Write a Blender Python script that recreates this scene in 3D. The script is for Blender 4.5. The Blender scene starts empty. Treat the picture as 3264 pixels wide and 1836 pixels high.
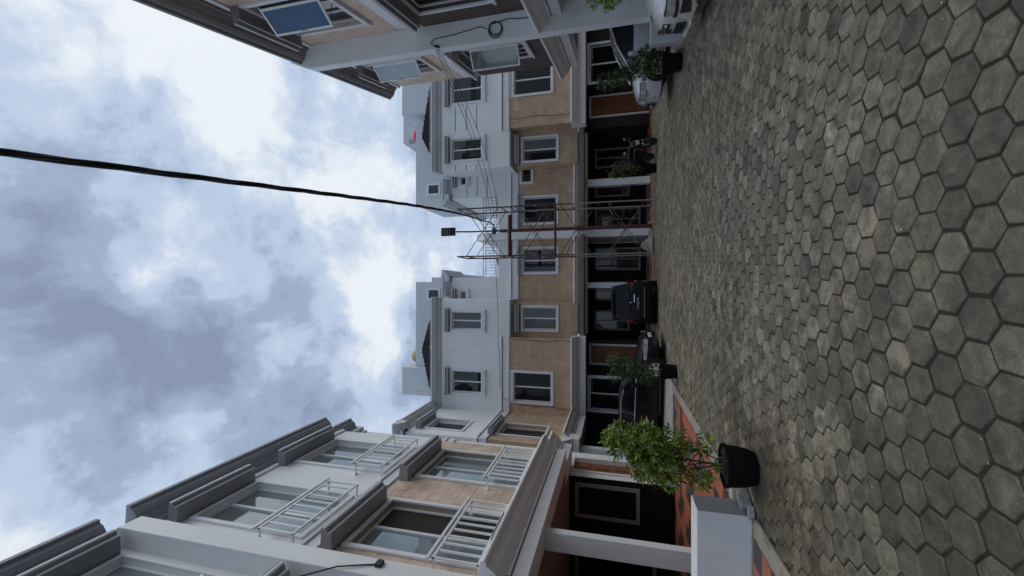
import bpy, bmesh, math, random
from mathutils import Vector, Matrix, Euler, noise as mnoise
R = math.radians
rnd = random.Random(11)
SC = bpy.context.scene
COL = SC.collection

# ------------------------------------------------------------------ camera (held sideways: portrait view turned a quarter)
PITCH = R(14.06); cp, sp = math.cos(PITCH), math.sin(PITCH)
cam = bpy.data.cameras.new('camera'); cam_o = bpy.data.objects.new('camera', cam); COL.objects.link(cam_o)
r_, f_, u_ = Vector((1, 0, 0)), Vector((0, cp, sp)), Vector((0, -sp, cp))
cam_o.matrix_world = Matrix((( -u_.x, r_.x, -f_.x, 0), (-u_.y, r_.y, -f_.y, 0), (-u_.z, r_.z, -f_.z, 1.6), (0, 0, 0, 1)))
cam.sensor_fit = 'HORIZONTAL'; cam.sensor_width = 36; cam.lens = 36 * 1310 / 3264
cam.clip_start = 0.05; cam.clip_end = 3000
SC.camera = cam_o

# ------------------------------------------------------------------ sky: overcast with broken cloud
SUN_EL, SUN_AZ = 56.0, 78.0
world = bpy.data.worlds.new('World'); SC.world = world; world.use_nodes = True
nt = world.node_tree; nt.nodes.clear()
def N_(t, **k):
    n = nt.nodes.new(t)
    for a, b in k.items(): setattr(n, a, b)
    return n
def VM(op, a, b=None):
    n = N_('ShaderNodeVectorMath', operation=op); nt.links.new(a, n.inputs[0])
    if b is not None:
        if isinstance(b, (tuple, list, Vector)): n.inputs[1].default_value = b
        elif isinstance(b, float): n.inputs[3].default_value = b
        else: nt.links.new(b, n.inputs[1])
    return n
def MA(op, a, b=0.0, c=0.0):
    n = N_('ShaderNodeMath', operation=op)
    for i, x in enumerate((a, b, c)):
        if isinstance(x, (int, float)): n.inputs[i].default_value = x
        else: nt.links.new(x, n.inputs[i])
    return n.outputs[0]
tc = N_('ShaderNodeTexCoord')
D_ = tc.outputs['Generated']
sep = N_('ShaderNodeSeparateXYZ'); nt.links.new(D_, sep.inputs[0])
den = MA('ADD', MA('MAXIMUM', sep.outputs[2], 0.0), 0.32)
comb = N_('ShaderNodeCombineXYZ')
nt.links.new(MA('DIVIDE', sep.outputs[0], den), comb.inputs[0]); nt.links.new(MA('DIVIDE', sep.outputs[1], den), comb.inputs[1])
def NOISE(vec, scale, detail=6, rough=.55, dist=0.0):
    n = N_('ShaderNodeTexNoise'); n.inputs['Scale'].default_value = scale; n.inputs['Detail'].default_value = detail
    n.inputs['Roughness'].default_value = rough; n.inputs['Distortion'].default_value = dist
    nt.links.new(vec, n.inputs['Vector']); return n
warp = NOISE(comb.outputs[0], 2.6, 4)
wv = VM('SUBTRACT', warp.outputs['Color'], (.5, .5, .5)); ws = N_('ShaderNodeVectorMath', operation='SCALE'); nt.links.new(wv.outputs[0], ws.inputs[0]); ws.inputs[3].default_value = .30
pw = VM('ADD', comb.outputs[0], ws.outputs[0]).outputs[0]
ws2 = N_('ShaderNodeVectorMath', operation='SCALE'); nt.links.new(wv.outputs[0], ws2.inputs[0]); ws2.inputs[3].default_value = .34
dw = VM('ADD', D_, ws2.outputs[0]).outputs[0]
n1 = NOISE(pw, 1.9, 9, .56).outputs['Fac']
wsm = N_('ShaderNodeVectorMath', operation='SCALE'); nt.links.new(wv.outputs[0], wsm.inputs[0]); wsm.inputs[3].default_value = .16
dq = VM('ADD', D_, wsm.outputs[0]).outputs[0]
n2 = NOISE(dq, 5.2, 9, .58).outputs['Fac']
n3 = NOISE(dq, 13.0, 8, .6).outputs['Fac']
val = MA('ADD', MA('MULTIPLY', MA('SUBTRACT', n1, .5), .9), MA('ADD', MA('MULTIPLY', MA('SUBTRACT', n2, .5), 2.0), MA('MULTIPLY', MA('SUBTRACT', n3, .5), .55)))
# banks of cloud where the photograph has them (direction of centre, size, brightness)
def sky_dir(X, Y):
    up = -(X - 1632) / 1310; rr = -(Y - 918) / 1310
    v = Vector((rr, cp - up * sp, sp + up * cp)); v.normalize(); return v
BANKS = [(680, 230, .20, .55), (880, 420, .17, .6), (1040, 600, .14, .45), (780, 330, .12, .2), (120, 60, .16, .35), (480, 960, .13, .35), (330, 880, .08, .25), (640, 800, .12, .25), (80, 1220, .16, .35),
         (1080, 900, .14, .4), (1180, 1120, .12, .35), (1240, 1000, .10, .3), (900, 1080, .1, .2),
         (420, 420, .17, -.4), (250, 240, .12, -.15), (60, 950, .14, -.5), (200, 1130, .12, -.3), (420, 600, .14, -.3), (760, 1020, .14, -.55), (640, 1150, .15, -.4), (330, 1420, .2, -.15), (700, 640, .08, -.15), (1000, 330, .06, -.1), (1080, 430, .07, -.25)]
for X, Y, sg, am in BANKS:
    d = VM('SUBTRACT', dw, sky_dir(X, Y))
    d2 = VM('DOT_PRODUCT', d.outputs[0], d.outputs[0]).outputs['Value']
    val = MA('ADD', val, MA('MULTIPLY', MA('EXPONENT', MA('MULTIPLY', d2, -1.0 / (sg * sg))), am * .52))
val = MA('ADD', val, .545)
ramp = N_('ShaderNodeValToRGB'); nt.links.new(val, ramp.inputs[0])
cr = ramp.color_ramp; cr.interpolation = 'EASE'
for p, c in ((0.0, (.25, .305, .425)), (.33, (.35, .435, .59)), (.58, (.51, .62, .79)), (1.0, (.86, .90, .95))):
    e = cr.elements[0] if p == 0 else (cr.elements[-1] if p == 1 else cr.elements.new(p)); e.position = p; e.color = (*c, 1)
bright = N_('ShaderNodeVectorMath', operation='SCALE'); nt.links.new(ramp.outputs[0], bright.inputs[0]); bright.inputs[3].default_value = 8.15
nish = N_('ShaderNodeTexSky'); nish.sky_type = 'NISHITA'; nish.sun_disc = False
nish.sun_elevation = R(SUN_EL); nish.sun_rotation = R(SUN_AZ)
mix = N_('ShaderNodeMix', data_type='RGBA'); mix.inputs[0].default_value = .93
nt.links.new(nish.outputs[0], mix.inputs[6]); nt.links.new(bright.outputs[0], mix.inputs[7])
bg = N_('ShaderNodeBackground'); bg.inputs[1].default_value = 0.1; nt.links.new(mix.outputs[2], bg.inputs[0])
wo = N_('ShaderNodeOutputWorld'); nt.links.new(bg.outputs[0], wo.inputs[0])

sun = bpy.data.lights.new('sun', 'SUN'); sun.energy = 1.0; sun.angle = R(60); sun.color = (1, .95, .87)
sun_o = bpy.data.objects.new('sun', sun); COL.objects.link(sun_o)
sun_o.rotation_euler = Euler((R(90 - SUN_EL), 0, R(180 - SUN_AZ)), 'XYZ')

vs = SC.view_settings; vs.view_transform = 'Standard'; vs.look = 'None'; vs.exposure = 0.33; vs.gamma = 1.0; vs.use_curve_mapping = False

# ------------------------------------------------------------------ materials
def mat(name, col, rough=.6, metal=0.0, var=.12, vscale=3.0, bump=0.0, bscale=40.0, spec=.5, tint=False, streak=0.0, obj_rand=0.0, coat=0.0, second=None, s2=(1.2, .5, .62)):
    m = bpy.data.materials.new(name); m.use_nodes = True
    t = m.node_tree; b = t.nodes['Principled BSDF']; L = t.links
    b.inputs['Roughness'].default_value = rough; b.inputs['Metallic'].default_value = metal
    b.inputs['Specular IOR Level'].default_value = spec; b.inputs['Coat Weight'].default_value = coat
    b.inputs['Coat Roughness'].default_value = .05
    geo = t.nodes.new('ShaderNodeNewGeometry')
    no = t.nodes.new('ShaderNodeTexNoise'); no.inputs['Scale'].default_value = vscale; no.inputs['Detail'].default_value = 7; no.inputs['Roughness'].default_value = .62
    L.new(geo.outputs['Position'], no.inputs['Vector'])
    mr = t.nodes.new('ShaderNodeMapRange'); mr.inputs[1].default_value = .25; mr.inputs[2].default_value = .75
    mr.inputs[3].default_value = 1 - var; mr.inputs[4].default_value = 1 + var; L.new(no.outputs['Fac'], mr.inputs[0])
    fac = mr.outputs[0]
    def mul(a, bb):
        n = t.nodes.new('ShaderNodeMath'); n.operation = 'MULTIPLY'; L.new(a, n.inputs[0])
        if isinstance(bb, float): n.inputs[1].default_value = bb
        else: L.new(bb, n.inputs[1])
        return n.outputs[0]
    if streak:   # rain streaks: noise stretched along z
        mp = t.nodes.new('ShaderNodeMapping'); mp.inputs['Scale'].default_value = (9, 9, .7); L.new(geo.outputs['Position'], mp.inputs[0])
        n2 = t.nodes.new('ShaderNodeTexNoise'); n2.inputs['Scale'].default_value = 1.0; n2.inputs['Detail'].default_value = 6; L.new(mp.outputs[0], n2.inputs['Vector'])
        m2 = t.nodes.new('ShaderNodeMapRange'); m2.inputs[1].default_value = .3; m2.inputs[2].default_value = .62; m2.inputs[3].default_value = 1 - streak; m2.inputs[4].default_value = 1.0
        L.new(n2.outputs['Fac'], m2.inputs[0]); fac = mul(fac, m2.outputs[0])
    if tint:
        at = t.nodes.new('ShaderNodeAttribute'); at.attribute_name = 'tint'; fac = mul(fac, at.outputs['Fac'])
    if obj_rand:
        oi = t.nodes.new('ShaderNodeObjectInfo'); m3 = t.nodes.new('ShaderNodeMapRange'); m3.inputs[3].default_value = 1 - obj_rand; m3.inputs[4].default_value = 1 + obj_rand
        L.new(oi.outputs['Random'], m3.inputs[0]); fac = mul(fac, m3.outputs[0])
    sc = t.nodes.new('ShaderNodeVectorMath'); sc.operation = 'SCALE'; L.new(fac, sc.inputs[3])
    if second:
        n4 = t.nodes.new('ShaderNodeTexNoise'); n4.inputs['Scale'].default_value = s2[0]; n4.inputs['Detail'].default_value = 8; n4.inputs['Roughness'].default_value = .65; L.new(geo.outputs['Position'], n4.inputs['Vector'])
        m4 = t.nodes.new('ShaderNodeMapRange'); m4.inputs[1].default_value = s2[1]; m4.inputs[2].default_value = s2[2]; L.new(n4.outputs['Fac'], m4.inputs[0])
        mx = t.nodes.new('ShaderNodeMix'); mx.data_type = 'RGBA'; mx.inputs[6].default_value = (*col, 1); mx.inputs[7].default_value = (*second, 1)
        L.new(m4.outputs[0], mx.inputs[0]); L.new(mx.outputs[2], sc.inputs[0])
    else:
        sc.inputs[0].default_value = col
    L.new(sc.outputs[0], b.inputs['Base Color'])
    if bump:
        n5 = t.nodes.new('ShaderNodeTexNoise'); n5.inputs['Scale'].default_value = bscale; n5.inputs['Detail'].default_value = 5; L.new(geo.outputs['Position'], n5.inputs['Vector'])
        bp = t.nodes.new('ShaderNodeBump'); bp.inputs['Strength'].default_value = bump; bp.inputs['Distance'].default_value = .01; L.new(n5.outputs['Fac'], bp.inputs['Height']); L.new(bp.outputs[0], b.inputs['Normal'])
    return m
M = {}
M['white'] = mat('white_wall_paint', (.75, .77, .775), .75, var=.07, vscale=.9, bump=.06, bscale=60, streak=.05)
M['trim'] = mat('white_trim_paint', (.72, .72, .74), .6, var=.05, vscale=1.5, streak=.05)
M['greywall'] = mat('pale_grey_render', (.56, .60, .63), .85, var=.06, vscale=.8, bump=.08, streak=.06)
M['dirtygrey'] = mat('grey_plaster', (.27, .285, .305), .85, var=.1, vscale=2.5, bump=.1)
M['greytrim'] = mat('grey_cornice_paint', (.27, .275, .295), .7, var=.06, vscale=1.2, streak=.08)
M['palegrey'] = mat('pale_grey_cornice_paint', (.54, .545, .565), .7, var=.05, vscale=1.2, streak=.06)
M['browntrim'] = mat('grey_brown_cornice_paint', (.205, .19, .19), .7, var=.06, vscale=1.2)
M['darkbrown'] = mat('dark_brown_stone', (.035, .026, .02), .7, var=.2, vscale=3, spec=.3)
M['cream'] = mat('cream_stone_paint', (.53, .385, .265), .8, var=.16, vscale=2.2, bump=.1, streak=.14)
_t = M['cream'].node_tree; _b = _t.nodes['Principled BSDF']; _l = _b.inputs['Base Color'].links[0].from_socket
_g = _t.nodes.new('ShaderNodeNewGeometry'); _s = _t.nodes.new('ShaderNodeSeparateXYZ'); _c = _t.nodes.new('ShaderNodeCombineXYZ'); _a = _t.nodes.new('ShaderNodeMath'); _a.operation = 'ADD'
_t.links.new(_g.outputs['Position'], _s.inputs[0]); _t.links.new(_s.outputs[0], _a.inputs[0]); _t.links.new(_s.outputs[1], _a.inputs[1]); _t.links.new(_a.outputs[0], _c.inputs[0]); _t.links.new(_s.outputs[2], _c.inputs[1])
_k = _t.nodes.new('ShaderNodeTexBrick'); _k.inputs['Scale'].default_value = 1; _k.inputs['Brick Width'].default_value = .6; _k.inputs['Row Height'].default_value = .3; _k.inputs['Mortar Size'].default_value = .006
_k.inputs['Color1'].default_value = (1, 1, 1, 1); _k.inputs['Color2'].default_value = (.86, .85, .83, 1); _k.inputs['Mortar'].default_value = (.74, .72, .7, 1); _t.links.new(_c.outputs[0], _k.inputs['Vector'])
_m = _t.nodes.new('ShaderNodeMix'); _m.data_type = 'RGBA'; _m.blend_type = 'MULTIPLY'; _m.inputs[0].default_value = 1; _t.links.new(_l, _m.inputs[6]); _t.links.new(_k.outputs['Color'], _m.inputs[7]); _t.links.new(_m.outputs[2], _b.inputs['Base Color'])
M['creamtile'] = mat('cream_stone_tile', (.61, .48, .385), .7, var=.14, vscale=5, bump=.1, tint=False, obj_rand=.10, second=(.44, .325, .24), s2=(1.6, .5, .7))
M['grout'] = mat('grout', (.30, .24, .19), .9)
M['brown'] = mat('dark_brown_paint', (.085, .062, .055), .7, var=.1, vscale=1.2, streak=.15)
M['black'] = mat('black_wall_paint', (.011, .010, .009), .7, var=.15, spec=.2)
M['soffit'] = mat('brown_soffit_paint', (.20, .155, .14), .8, var=.08)
M['frame'] = mat('white_window_frame', (.70, .71, .73), .4, var=.03)
M['dimframe'] = mat('grey_window_frame', (.28, .28, .28), .45, var=.05)
M['rail'] = mat('white_railing_paint', (.74, .75, .77), .4, var=.04)
M['glass'] = mat('dark_window_glass', (.008, .010, .012), .03, var=.1, spec=.6, bump=.012, bscale=1.2)
M['tealglass'] = mat('teal_window_glass', (.27, .315, .32), .02, metal=.5, var=.05, spec=1.0, bump=.012, bscale=1.0)
M['blueglass'] = mat('blue_sash_glass', (.05, .10, .17), .02, metal=.55, var=.1, spec=.8)
M['curtain'] = mat('grey_curtained_glass', (.075, .082, .092), .12, var=.12, spec=.6)
M['slate'] = mat('slate_blue_pane', (.045, .065, .085), .25, spec=.3)
M['groove'] = mat('groove_shade', (.06, .06, .065), .9)
M['opening'] = mat('room_shade_sheet', (.02, .017, .01), .9)  # flat dark sheet painting the unlit room behind an open window
M['wood'] = mat('varnished_wood', (.19, .075, .028), .4, var=.2, vscale=6)
M['roof'] = mat('black_roof_tile', (.014, .012, .016), .6, var=.2)
def paver_mat():
    m = bpy.data.materials.new('concrete_paver'); m.use_nodes = True; t = m.node_tree; b = t.nodes['Principled BSDF']; L = t.links
    b.inputs['Roughness'].default_value = .6; b.inputs['Specular IOR Level'].default_value = .6
    geo = t.nodes.new('ShaderNodeNewGeometry'); at = t.nodes.new('ShaderNodeAttribute'); at.attribute_name = 'tint'
    def noise(sc, det, ro, lo, hi, a, bb, dist=0.0):
        n = t.nodes.new('ShaderNodeTexNoise'); n.inputs['Scale'].default_value = sc; n.inputs['Detail'].default_value = det; n.inputs['Roughness'].default_value = ro; n.inputs['Distortion'].default_value = dist
        L.new(geo.outputs['Position'], n.inputs['Vector']); r = t.nodes.new('ShaderNodeMapRange'); r.interpolation_type = 'SMOOTHSTEP'
        r.inputs[1].default_value = lo; r.inputs[2].default_value = hi; r.inputs[3].default_value = a; r.inputs[4].default_value = bb; L.new(n.outputs['Fac'], r.inputs[0]); return r.outputs[0], n
    def mixc(f, a, bb):
        n = t.nodes.new('ShaderNodeMix'); n.data_type = 'RGBA'; L.new(f, n.inputs[0])
        for x, k in ((a, 6), (bb, 7)):
            if isinstance(x, tuple): n.inputs[k].default_value = (*x, 1)
            else: L.new(x, n.inputs[k])
        return n.outputs[2]
    warm, _ = noise(.55, 4, .6, .40, .62, 0, 1)
    c = mixc(warm, (.198, .170, .124), (.202, .162, .110))
    blotch, _ = noise(7.0, 8, .68, .45, .64, 0, .85, .4)
    c = mixc(blotch, c, (.070, .064, .044))
    moss, _ = noise(1.5, 9, .7, .52, .68, 0, .8)
    c = mixc(moss, c, (.078, .078, .034))
    scuff, _ = noise(11, 9, .72, .56, .70, 0, .6, .6)
    c = mixc(scuff, c, (.36, .33, .27))
    for (cx, cy, r, k) in ((.6, .6, 3.8, .68), (-1.6, 2.6, 2.0, .5)):  # mossy tone near the camera, with lens vignetting painted into the colour too
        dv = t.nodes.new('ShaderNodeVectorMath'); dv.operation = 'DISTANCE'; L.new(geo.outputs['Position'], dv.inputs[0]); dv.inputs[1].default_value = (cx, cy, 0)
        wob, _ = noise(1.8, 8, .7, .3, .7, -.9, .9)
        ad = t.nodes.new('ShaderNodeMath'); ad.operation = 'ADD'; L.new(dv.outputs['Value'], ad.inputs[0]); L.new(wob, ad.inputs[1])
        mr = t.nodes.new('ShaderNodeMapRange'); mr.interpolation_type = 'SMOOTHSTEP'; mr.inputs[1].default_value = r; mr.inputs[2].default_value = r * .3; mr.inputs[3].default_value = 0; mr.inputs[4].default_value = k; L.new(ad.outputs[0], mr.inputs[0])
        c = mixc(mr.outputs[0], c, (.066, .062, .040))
    # soil trodden over the pavers round the big pot
    for (cx, cy, r, k) in ((-2.15, 5.0, 1.0, .9), (-1.85, 6.3, .75, .75), (-2.5, 4.2, .7, .6)):
        dv = t.nodes.new('ShaderNodeVectorMath'); dv.operation = 'DISTANCE'; L.new(geo.outputs['Position'], dv.inputs[0]); dv.inputs[1].default_value = (cx, cy, 0)
        wob, _ = noise(2.6, 7, .65, .3, .7, -.45, .45)
        ad = t.nodes.new('ShaderNodeMath'); ad.operation = 'ADD'; L.new(dv.outputs['Value'], ad.inputs[0]); L.new(wob, ad.inputs[1])
        mr = t.nodes.new('ShaderNodeMapRange'); mr.interpolation_type = 'SMOOTHSTEP'; mr.inputs[1].default_value = r; mr.inputs[2].default_value = r * .35; mr.inputs[3].default_value = 0; mr.inputs[4].default_value = k; L.new(ad.outputs[0], mr.inputs[0])
        c = mixc(mr.outputs[0], c, (.088, .068, .042))
    grain, gn = noise(70, 5, .6, .25, .75, .82, 1.16)
    mott, _ = noise(8.0, 10, .74, .30, .70, .66, 1.42, .8)
    m0 = t.nodes.new('ShaderNodeMath'); m0.operation = 'MULTIPLY'; L.new(grain, m0.inputs[0]); L.new(mott, m0.inputs[1])
    mu = t.nodes.new('ShaderNodeMath'); mu.operation = 'MULTIPLY'; L.new(m0.outputs[0], mu.inputs[0]); L.new(at.outputs['Fac'], mu.inputs[1])
    sc = t.nodes.new('ShaderNodeVectorMath'); sc.operation = 'SCALE'; L.new(c, sc.inputs[0]); L.new(mu.outputs[0], sc.inputs[3]); L.new(sc.outputs[0], b.inputs['Base Color'])
    bp = t.nodes.new('ShaderNodeBump'); bp.inputs['Strength'].default_value = .35; bp.inputs['Distance'].default_value = .006; L.new(gn.outputs['Fac'], bp.inputs['Height']); L.new(bp.outputs[0], b.inputs['Normal'])
    return m
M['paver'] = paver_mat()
M['joint'] = mat('dirt_joint', (.028, .022, .014), .95, var=.3, vscale=8, bump=.3)
M['dirt'] = mat('wet_soil', (.085, .072, .05), .95, var=.35, vscale=14, bump=.5, bscale=60)
M['kerb'] = mat('kerb_concrete', (.36, .325, .265), .85, var=.15, vscale=4, bump=.2, second=(.16, .15, .11), s2=(3.2, .52, .68))
M['ramp'] = mat('pale_ramp_concrete', (.36, .36, .345), .8, var=.2, vscale=3, second=(.19, .185, .17), s2=(2.5, .48, .68))
M['redtile'] = mat('terracotta_tile', (.43, .14, .075), .45, var=.07, obj_rand=.08)
M['darktile'] = mat('charcoal_tile', (.062, .052, .052), .45, var=.1, obj_rand=.1)
M['steel'] = mat('maroon_steel', (.085, .022, .018), .6, var=.3, vscale=20)
M['rust'] = mat('rusty_pipe', (.085, .045, .035), .65, var=.35, vscale=25, second=(.25, .23, .21), s2=(3, .55, .6))
M['galv'] = mat('galvanised_pipe', (.30, .27, .25), .5, metal=.3, var=.2, vscale=15)
M['dark'] = mat('dark_grey_plastic', (.035, .033, .035), .5)
M['cable'] = mat('black_cable', (.014, .013, .017), .6)
M['pot'] = mat('black_plastic_pot', (.006, .0065, .006), .65, var=.2, spec=.12)
M['soil'] = mat('potting_soil', (.03, .022, .015), .95, bump=.6, bscale=50)
M['bark'] = mat('brown_bark', (.085, .065, .035), .9, var=.2)
def leafmat(n, a, b):
    m = mat(n, a, .42, var=.3, vscale=25, second=b, s2=(9, .45, .6)); m.node_tree.nodes['Principled BSDF'].inputs['Subsurface Weight'].default_value = 0; return m
M['leafA'] = leafmat('green_leaf', (.11, .185, .016), (.23, .28, .03))
M['leafB'] = leafmat('dark_green_leaf', (.03, .075, .02), (.07, .125, .025))
M['leafC'] = leafmat('olive_leaf', (.05, .075, .014), (.10, .10, .018))
M['leafR'] = leafmat('red_tip_leaf', (.15, .08, .02), (.10, .14, .02))
M['tyre'] = mat('rubber', (.015, .015, .015), .85)
M['alloy'] = mat('alloy_rim', (.62, .62, .62), .4, metal=.15, var=.05)
M['chrome'] = mat('chrome', (.75, .75, .78), .12, metal=1, var=.02)
M['lamp'] = mat('headlamp_glass', (.55, .57, .6), .1, metal=.35, var=.7, vscale=13)
M['tail'] = mat('red_tail_lamp', (.13, .008, .012), .15)
M['carblack'] = mat('black_car_paint', (.003, .0035, .005), .35, var=.05, spec=.3, coat=.18)
M['carsilver'] = mat('silver_car_paint', (.70, .70, .73), .35, metal=.25, var=.03, coat=1)
M['carwhite'] = mat('white_car_paint', (.78, .80, .77), .3, var=.02, coat=1)
M['carglass'] = mat('car_glass', (.01, .012, .016), .03, spec=.9)
M['darkcarglass'] = mat('tinted_car_glass', (.006, .008, .011), .06, spec=.22)
M['plate'] = mat('black_number_plate', (.01, .01, .01), .5)
M['platew'] = mat('white_number_plate', (.75, .75, .75), .5)
M['ink'] = mat('white_lettering', (.75, .75, .75), .5)
M['redplastic'] = mat('red_plastic', (.20, .012, .014), .35)
M['redtank'] = mat('red_tank_plastic', (.70, .035, .02), .45, var=.15)
M['beige'] = mat('beige_tank_plastic', (.42, .28, .16), .6)
M['cloth'] = mat('grey_tarpaulin', (.30, .28, .26), .8, var=.2)
M['rubble'] = mat('broken_concrete', (.30, .30, .30), .9, var=.3, vscale=18, bump=.4)
M['sandbrick'] = mat('white_brick', (.52, .50, .44), .85, var=.1)

# ------------------------------------------------------------------ mesh helpers
class MB:
    def __init__(s, org=(0, 0, 0)): s.v = []; s.f = []; s.o = Vector(org); s.t = []
    def add(s, vs, fs, t=None):
        n = len(s.v); s.v += [Vector(v) - s.o for v in vs]; s.f += [[i + n for i in f] for f in fs]
        if t is not None: s.t += [t] * len(vs)
        return s
    def box(s, F, a0, a1, b0, b1, c0, c1):
        vs = [F(a, b, c) for c in (c0, c1) for b in (b0, b1) for a in (a0, a1)]
        return s.add(vs, [(0, 1, 3, 2), (4, 6, 7, 5), (0, 4, 5, 1), (2, 3, 7, 6), (0, 2, 6, 4), (1, 5, 7, 3)])
    def sweep(s, F, prof, s0, s1):   # closed profile in (w, z) run along s
        n = len(prof)
        vs = [F(s0, w, z) for w, z in prof] + [F(s1, w, z) for w, z in prof]
        return s.add(vs, [(i, (i + 1) % n, n + (i + 1) % n, n + i) for i in range(n)] + [tuple(range(n))[::-1], tuple(range(n, 2 * n))])
    def tube(s, pts, r, n=6, caps=True):
        pts = [Vector(p) for p in pts]; rr = r if isinstance(r, (list, tuple)) else [r] * len(pts)
        vs = []; fs = []
        for i, p in enumerate(pts):
            d = (pts[min(i + 1, len(pts) - 1)] - pts[max(i - 1, 0)]).normalized()
            a = d.cross(Vector((0, 0, 1)) if abs(d.z) < .9 else Vector((1, 0, 0))).normalized(); b = d.cross(a)
            for k in range(n):
                an = 2 * math.pi * k / n; vs.append(p + (a * math.cos(an) + b * math.sin(an)) * rr[i])
        for i in range(len(pts) - 1):
            for k in range(n): fs.append((i * n + k, i * n + (k + 1) % n, (i + 1) * n + (k + 1) % n, (i + 1) * n + k))
        if caps: fs += [tuple(range(n))[::-1], tuple(range((len(pts) - 1) * n, len(pts) * n))]
        return s.add(vs, fs)
    def lathe(s, c, prof, n=20, axis=Vector((0, 0, 1))):
        c = Vector(c); a = axis.cross(Vector((1, 0, 0)) if abs(axis.x) < .9 else Vector((0, 1, 0))).normalized(); b = axis.cross(a)
        vs = [c + axis * h + (a * math.cos(2 * math.pi * k / n) + b * math.sin(2 * math.pi * k / n)) * r for r, h in prof for k in range(n)]
        fs = [(i * n + k, i * n + (k + 1) % n, (i + 1) * n + (k + 1) % n, (i + 1) * n + k) for i in range(len(prof) - 1) for k in range(n)]
        fs += [tuple(range(n))[::-1], tuple(range((len(prof) - 1) * n, len(prof) * n))]
        return s.add(vs, fs)
    def wall(s, F, s0, s1, z0, z1, holes=(), w=0.0, dep=.18):
        ss = sorted({s0, s1, *[x for h in holes for x in h[:2]]}); zz = sorted({z0, z1, *[x for h in holes for x in h[2:]]})
        for i in range(len(ss) - 1):
            for j in range(len(zz) - 1):
                ms, mz = (ss[i] + ss[i + 1]) / 2, (zz[j] + zz[j + 1]) / 2
                if any(h[0] < ms < h[1] and h[2] < mz < h[3] for h in holes): continue
                s.add([F(ss[i], w, zz[j]), F(ss[i + 1], w, zz[j]), F(ss[i + 1], w, zz[j + 1]), F(ss[i], w, zz[j + 1])], [(0, 1, 2, 3)])
        for a, b, c, d in holes:
            q = [(a, c), (b, c), (b, d), (a, d)]
            for k in range(4):
                (p0, p1), (p2, p3) = q[k], q[(k + 1) % 4]
                s.add([F(p0, w, p1), F(p2, w, p3), F(p2, w - dep, p3), F(p0, w - dep, p1)], [(0, 1, 2, 3)])
        return s
    def ring(s, F, a, b, c, d, wd, w0, w1):   # rectangular frame, inner rect a..b x c..d, bar width wd
        s.box(F, a - wd, a, w0, w1, c - wd, d + wd); s.box(F, b, b + wd, w0, w1, c - wd, d + wd)
        s.box(F, a, b, w0, w1, c - wd, c); s.box(F, a, b, w0, w1, d, d + wd); return s
    def mesh(s, name, smooth=False):
        me = bpy.data.meshes.new(name); me.from_pydata([tuple(v) for v in s.v], [], s.f)
        if s.t:
            at = me.attributes.new('tint', 'FLOAT', 'POINT'); at.data.foreach_set('value', s.t)
        bm = bmesh.new(); bm.from_mesh(me); bmesh.ops.recalc_face_normals(bm, faces=bm.faces)
        if smooth:
            for e in bm.edges:
                if len(e.link_faces) == 2 and e.calc_face_angle(0) > R(42): e.smooth = False
        bm.to_mesh(me); bm.free()
        if smooth: me.polygons.foreach_set('use_smooth', [True] * len(me.polygons))
        return me
    def build(s, name, m, parent=None, smooth=False, label=None, kind=None, bevel=0):
        o = bpy.data.objects.new(name, s.mesh(name, smooth)); COL.objects.link(o)
        o.data.materials.append(M[m] if isinstance(m, str) else m)
        if parent is not None: o.parent = parent
        else: o.location = s.o
        if label: o['label'] = label
        if kind: o['kind'] = kind
        if bevel:
            bv = o.modifiers.new('bevel', 'BEVEL'); bv.width = bevel; bv.segments = 2; bv.limit_method = 'ANGLE'
        return o
def thing(name, label, cat, loc=(0, 0, 0), rz=0, group=None):
    o = bpy.data.objects.new(name, None); COL.objects.link(o); o.location = loc; o.rotation_euler = (0, 0, rz)
    o['label'] = label; o['category'] = cat
    if group: o['group'] = group
    return o
def tag(o, label, cat, group=None):
    o['label'] = label; o['category'] = cat
    if group: o['group'] = group
    return o
def part(name, me, m, parent, loc=(0, 0, 0)):   # object on shared mesh data
    o = bpy.data.objects.new(name, me); COL.objects.link(o); o.parent = parent; o.location = loc
    if not me.materials: me.materials.append(M[m])
    return o
ID = lambda a, b, c: Vector((a, b, c))

# facade frames: s along the wall, w outwards, z up
def FL(s, w, z): return Vector((-4.52 + w, s, z))
def FL2(s, w, z): return Vector((-4.94 + w, s, z))
def FW(s, w, z): return Vector((-5.9 + w, s, z))
AZ = R(13.45); DD = Vector((math.sin(AZ), math.cos(AZ), 0)); NN = Vector((-DD.y, DD.x, 0)); R0 = Vector((5.77, 10.23, 0))
def FR(s, w, z): return R0 + DD * s + NN * (w - 1.16) + Vector((0, 0, z))
def FBY(y): return lambda s, w, z: Vector((s, y - w, z))
YA, YB, YC, YG = 18.9, 19.5, 20.2, 22.6
FA, FB_, FC, FG = FBY(YA), FBY(YB), FBY(YC), FBY(YG)

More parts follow.
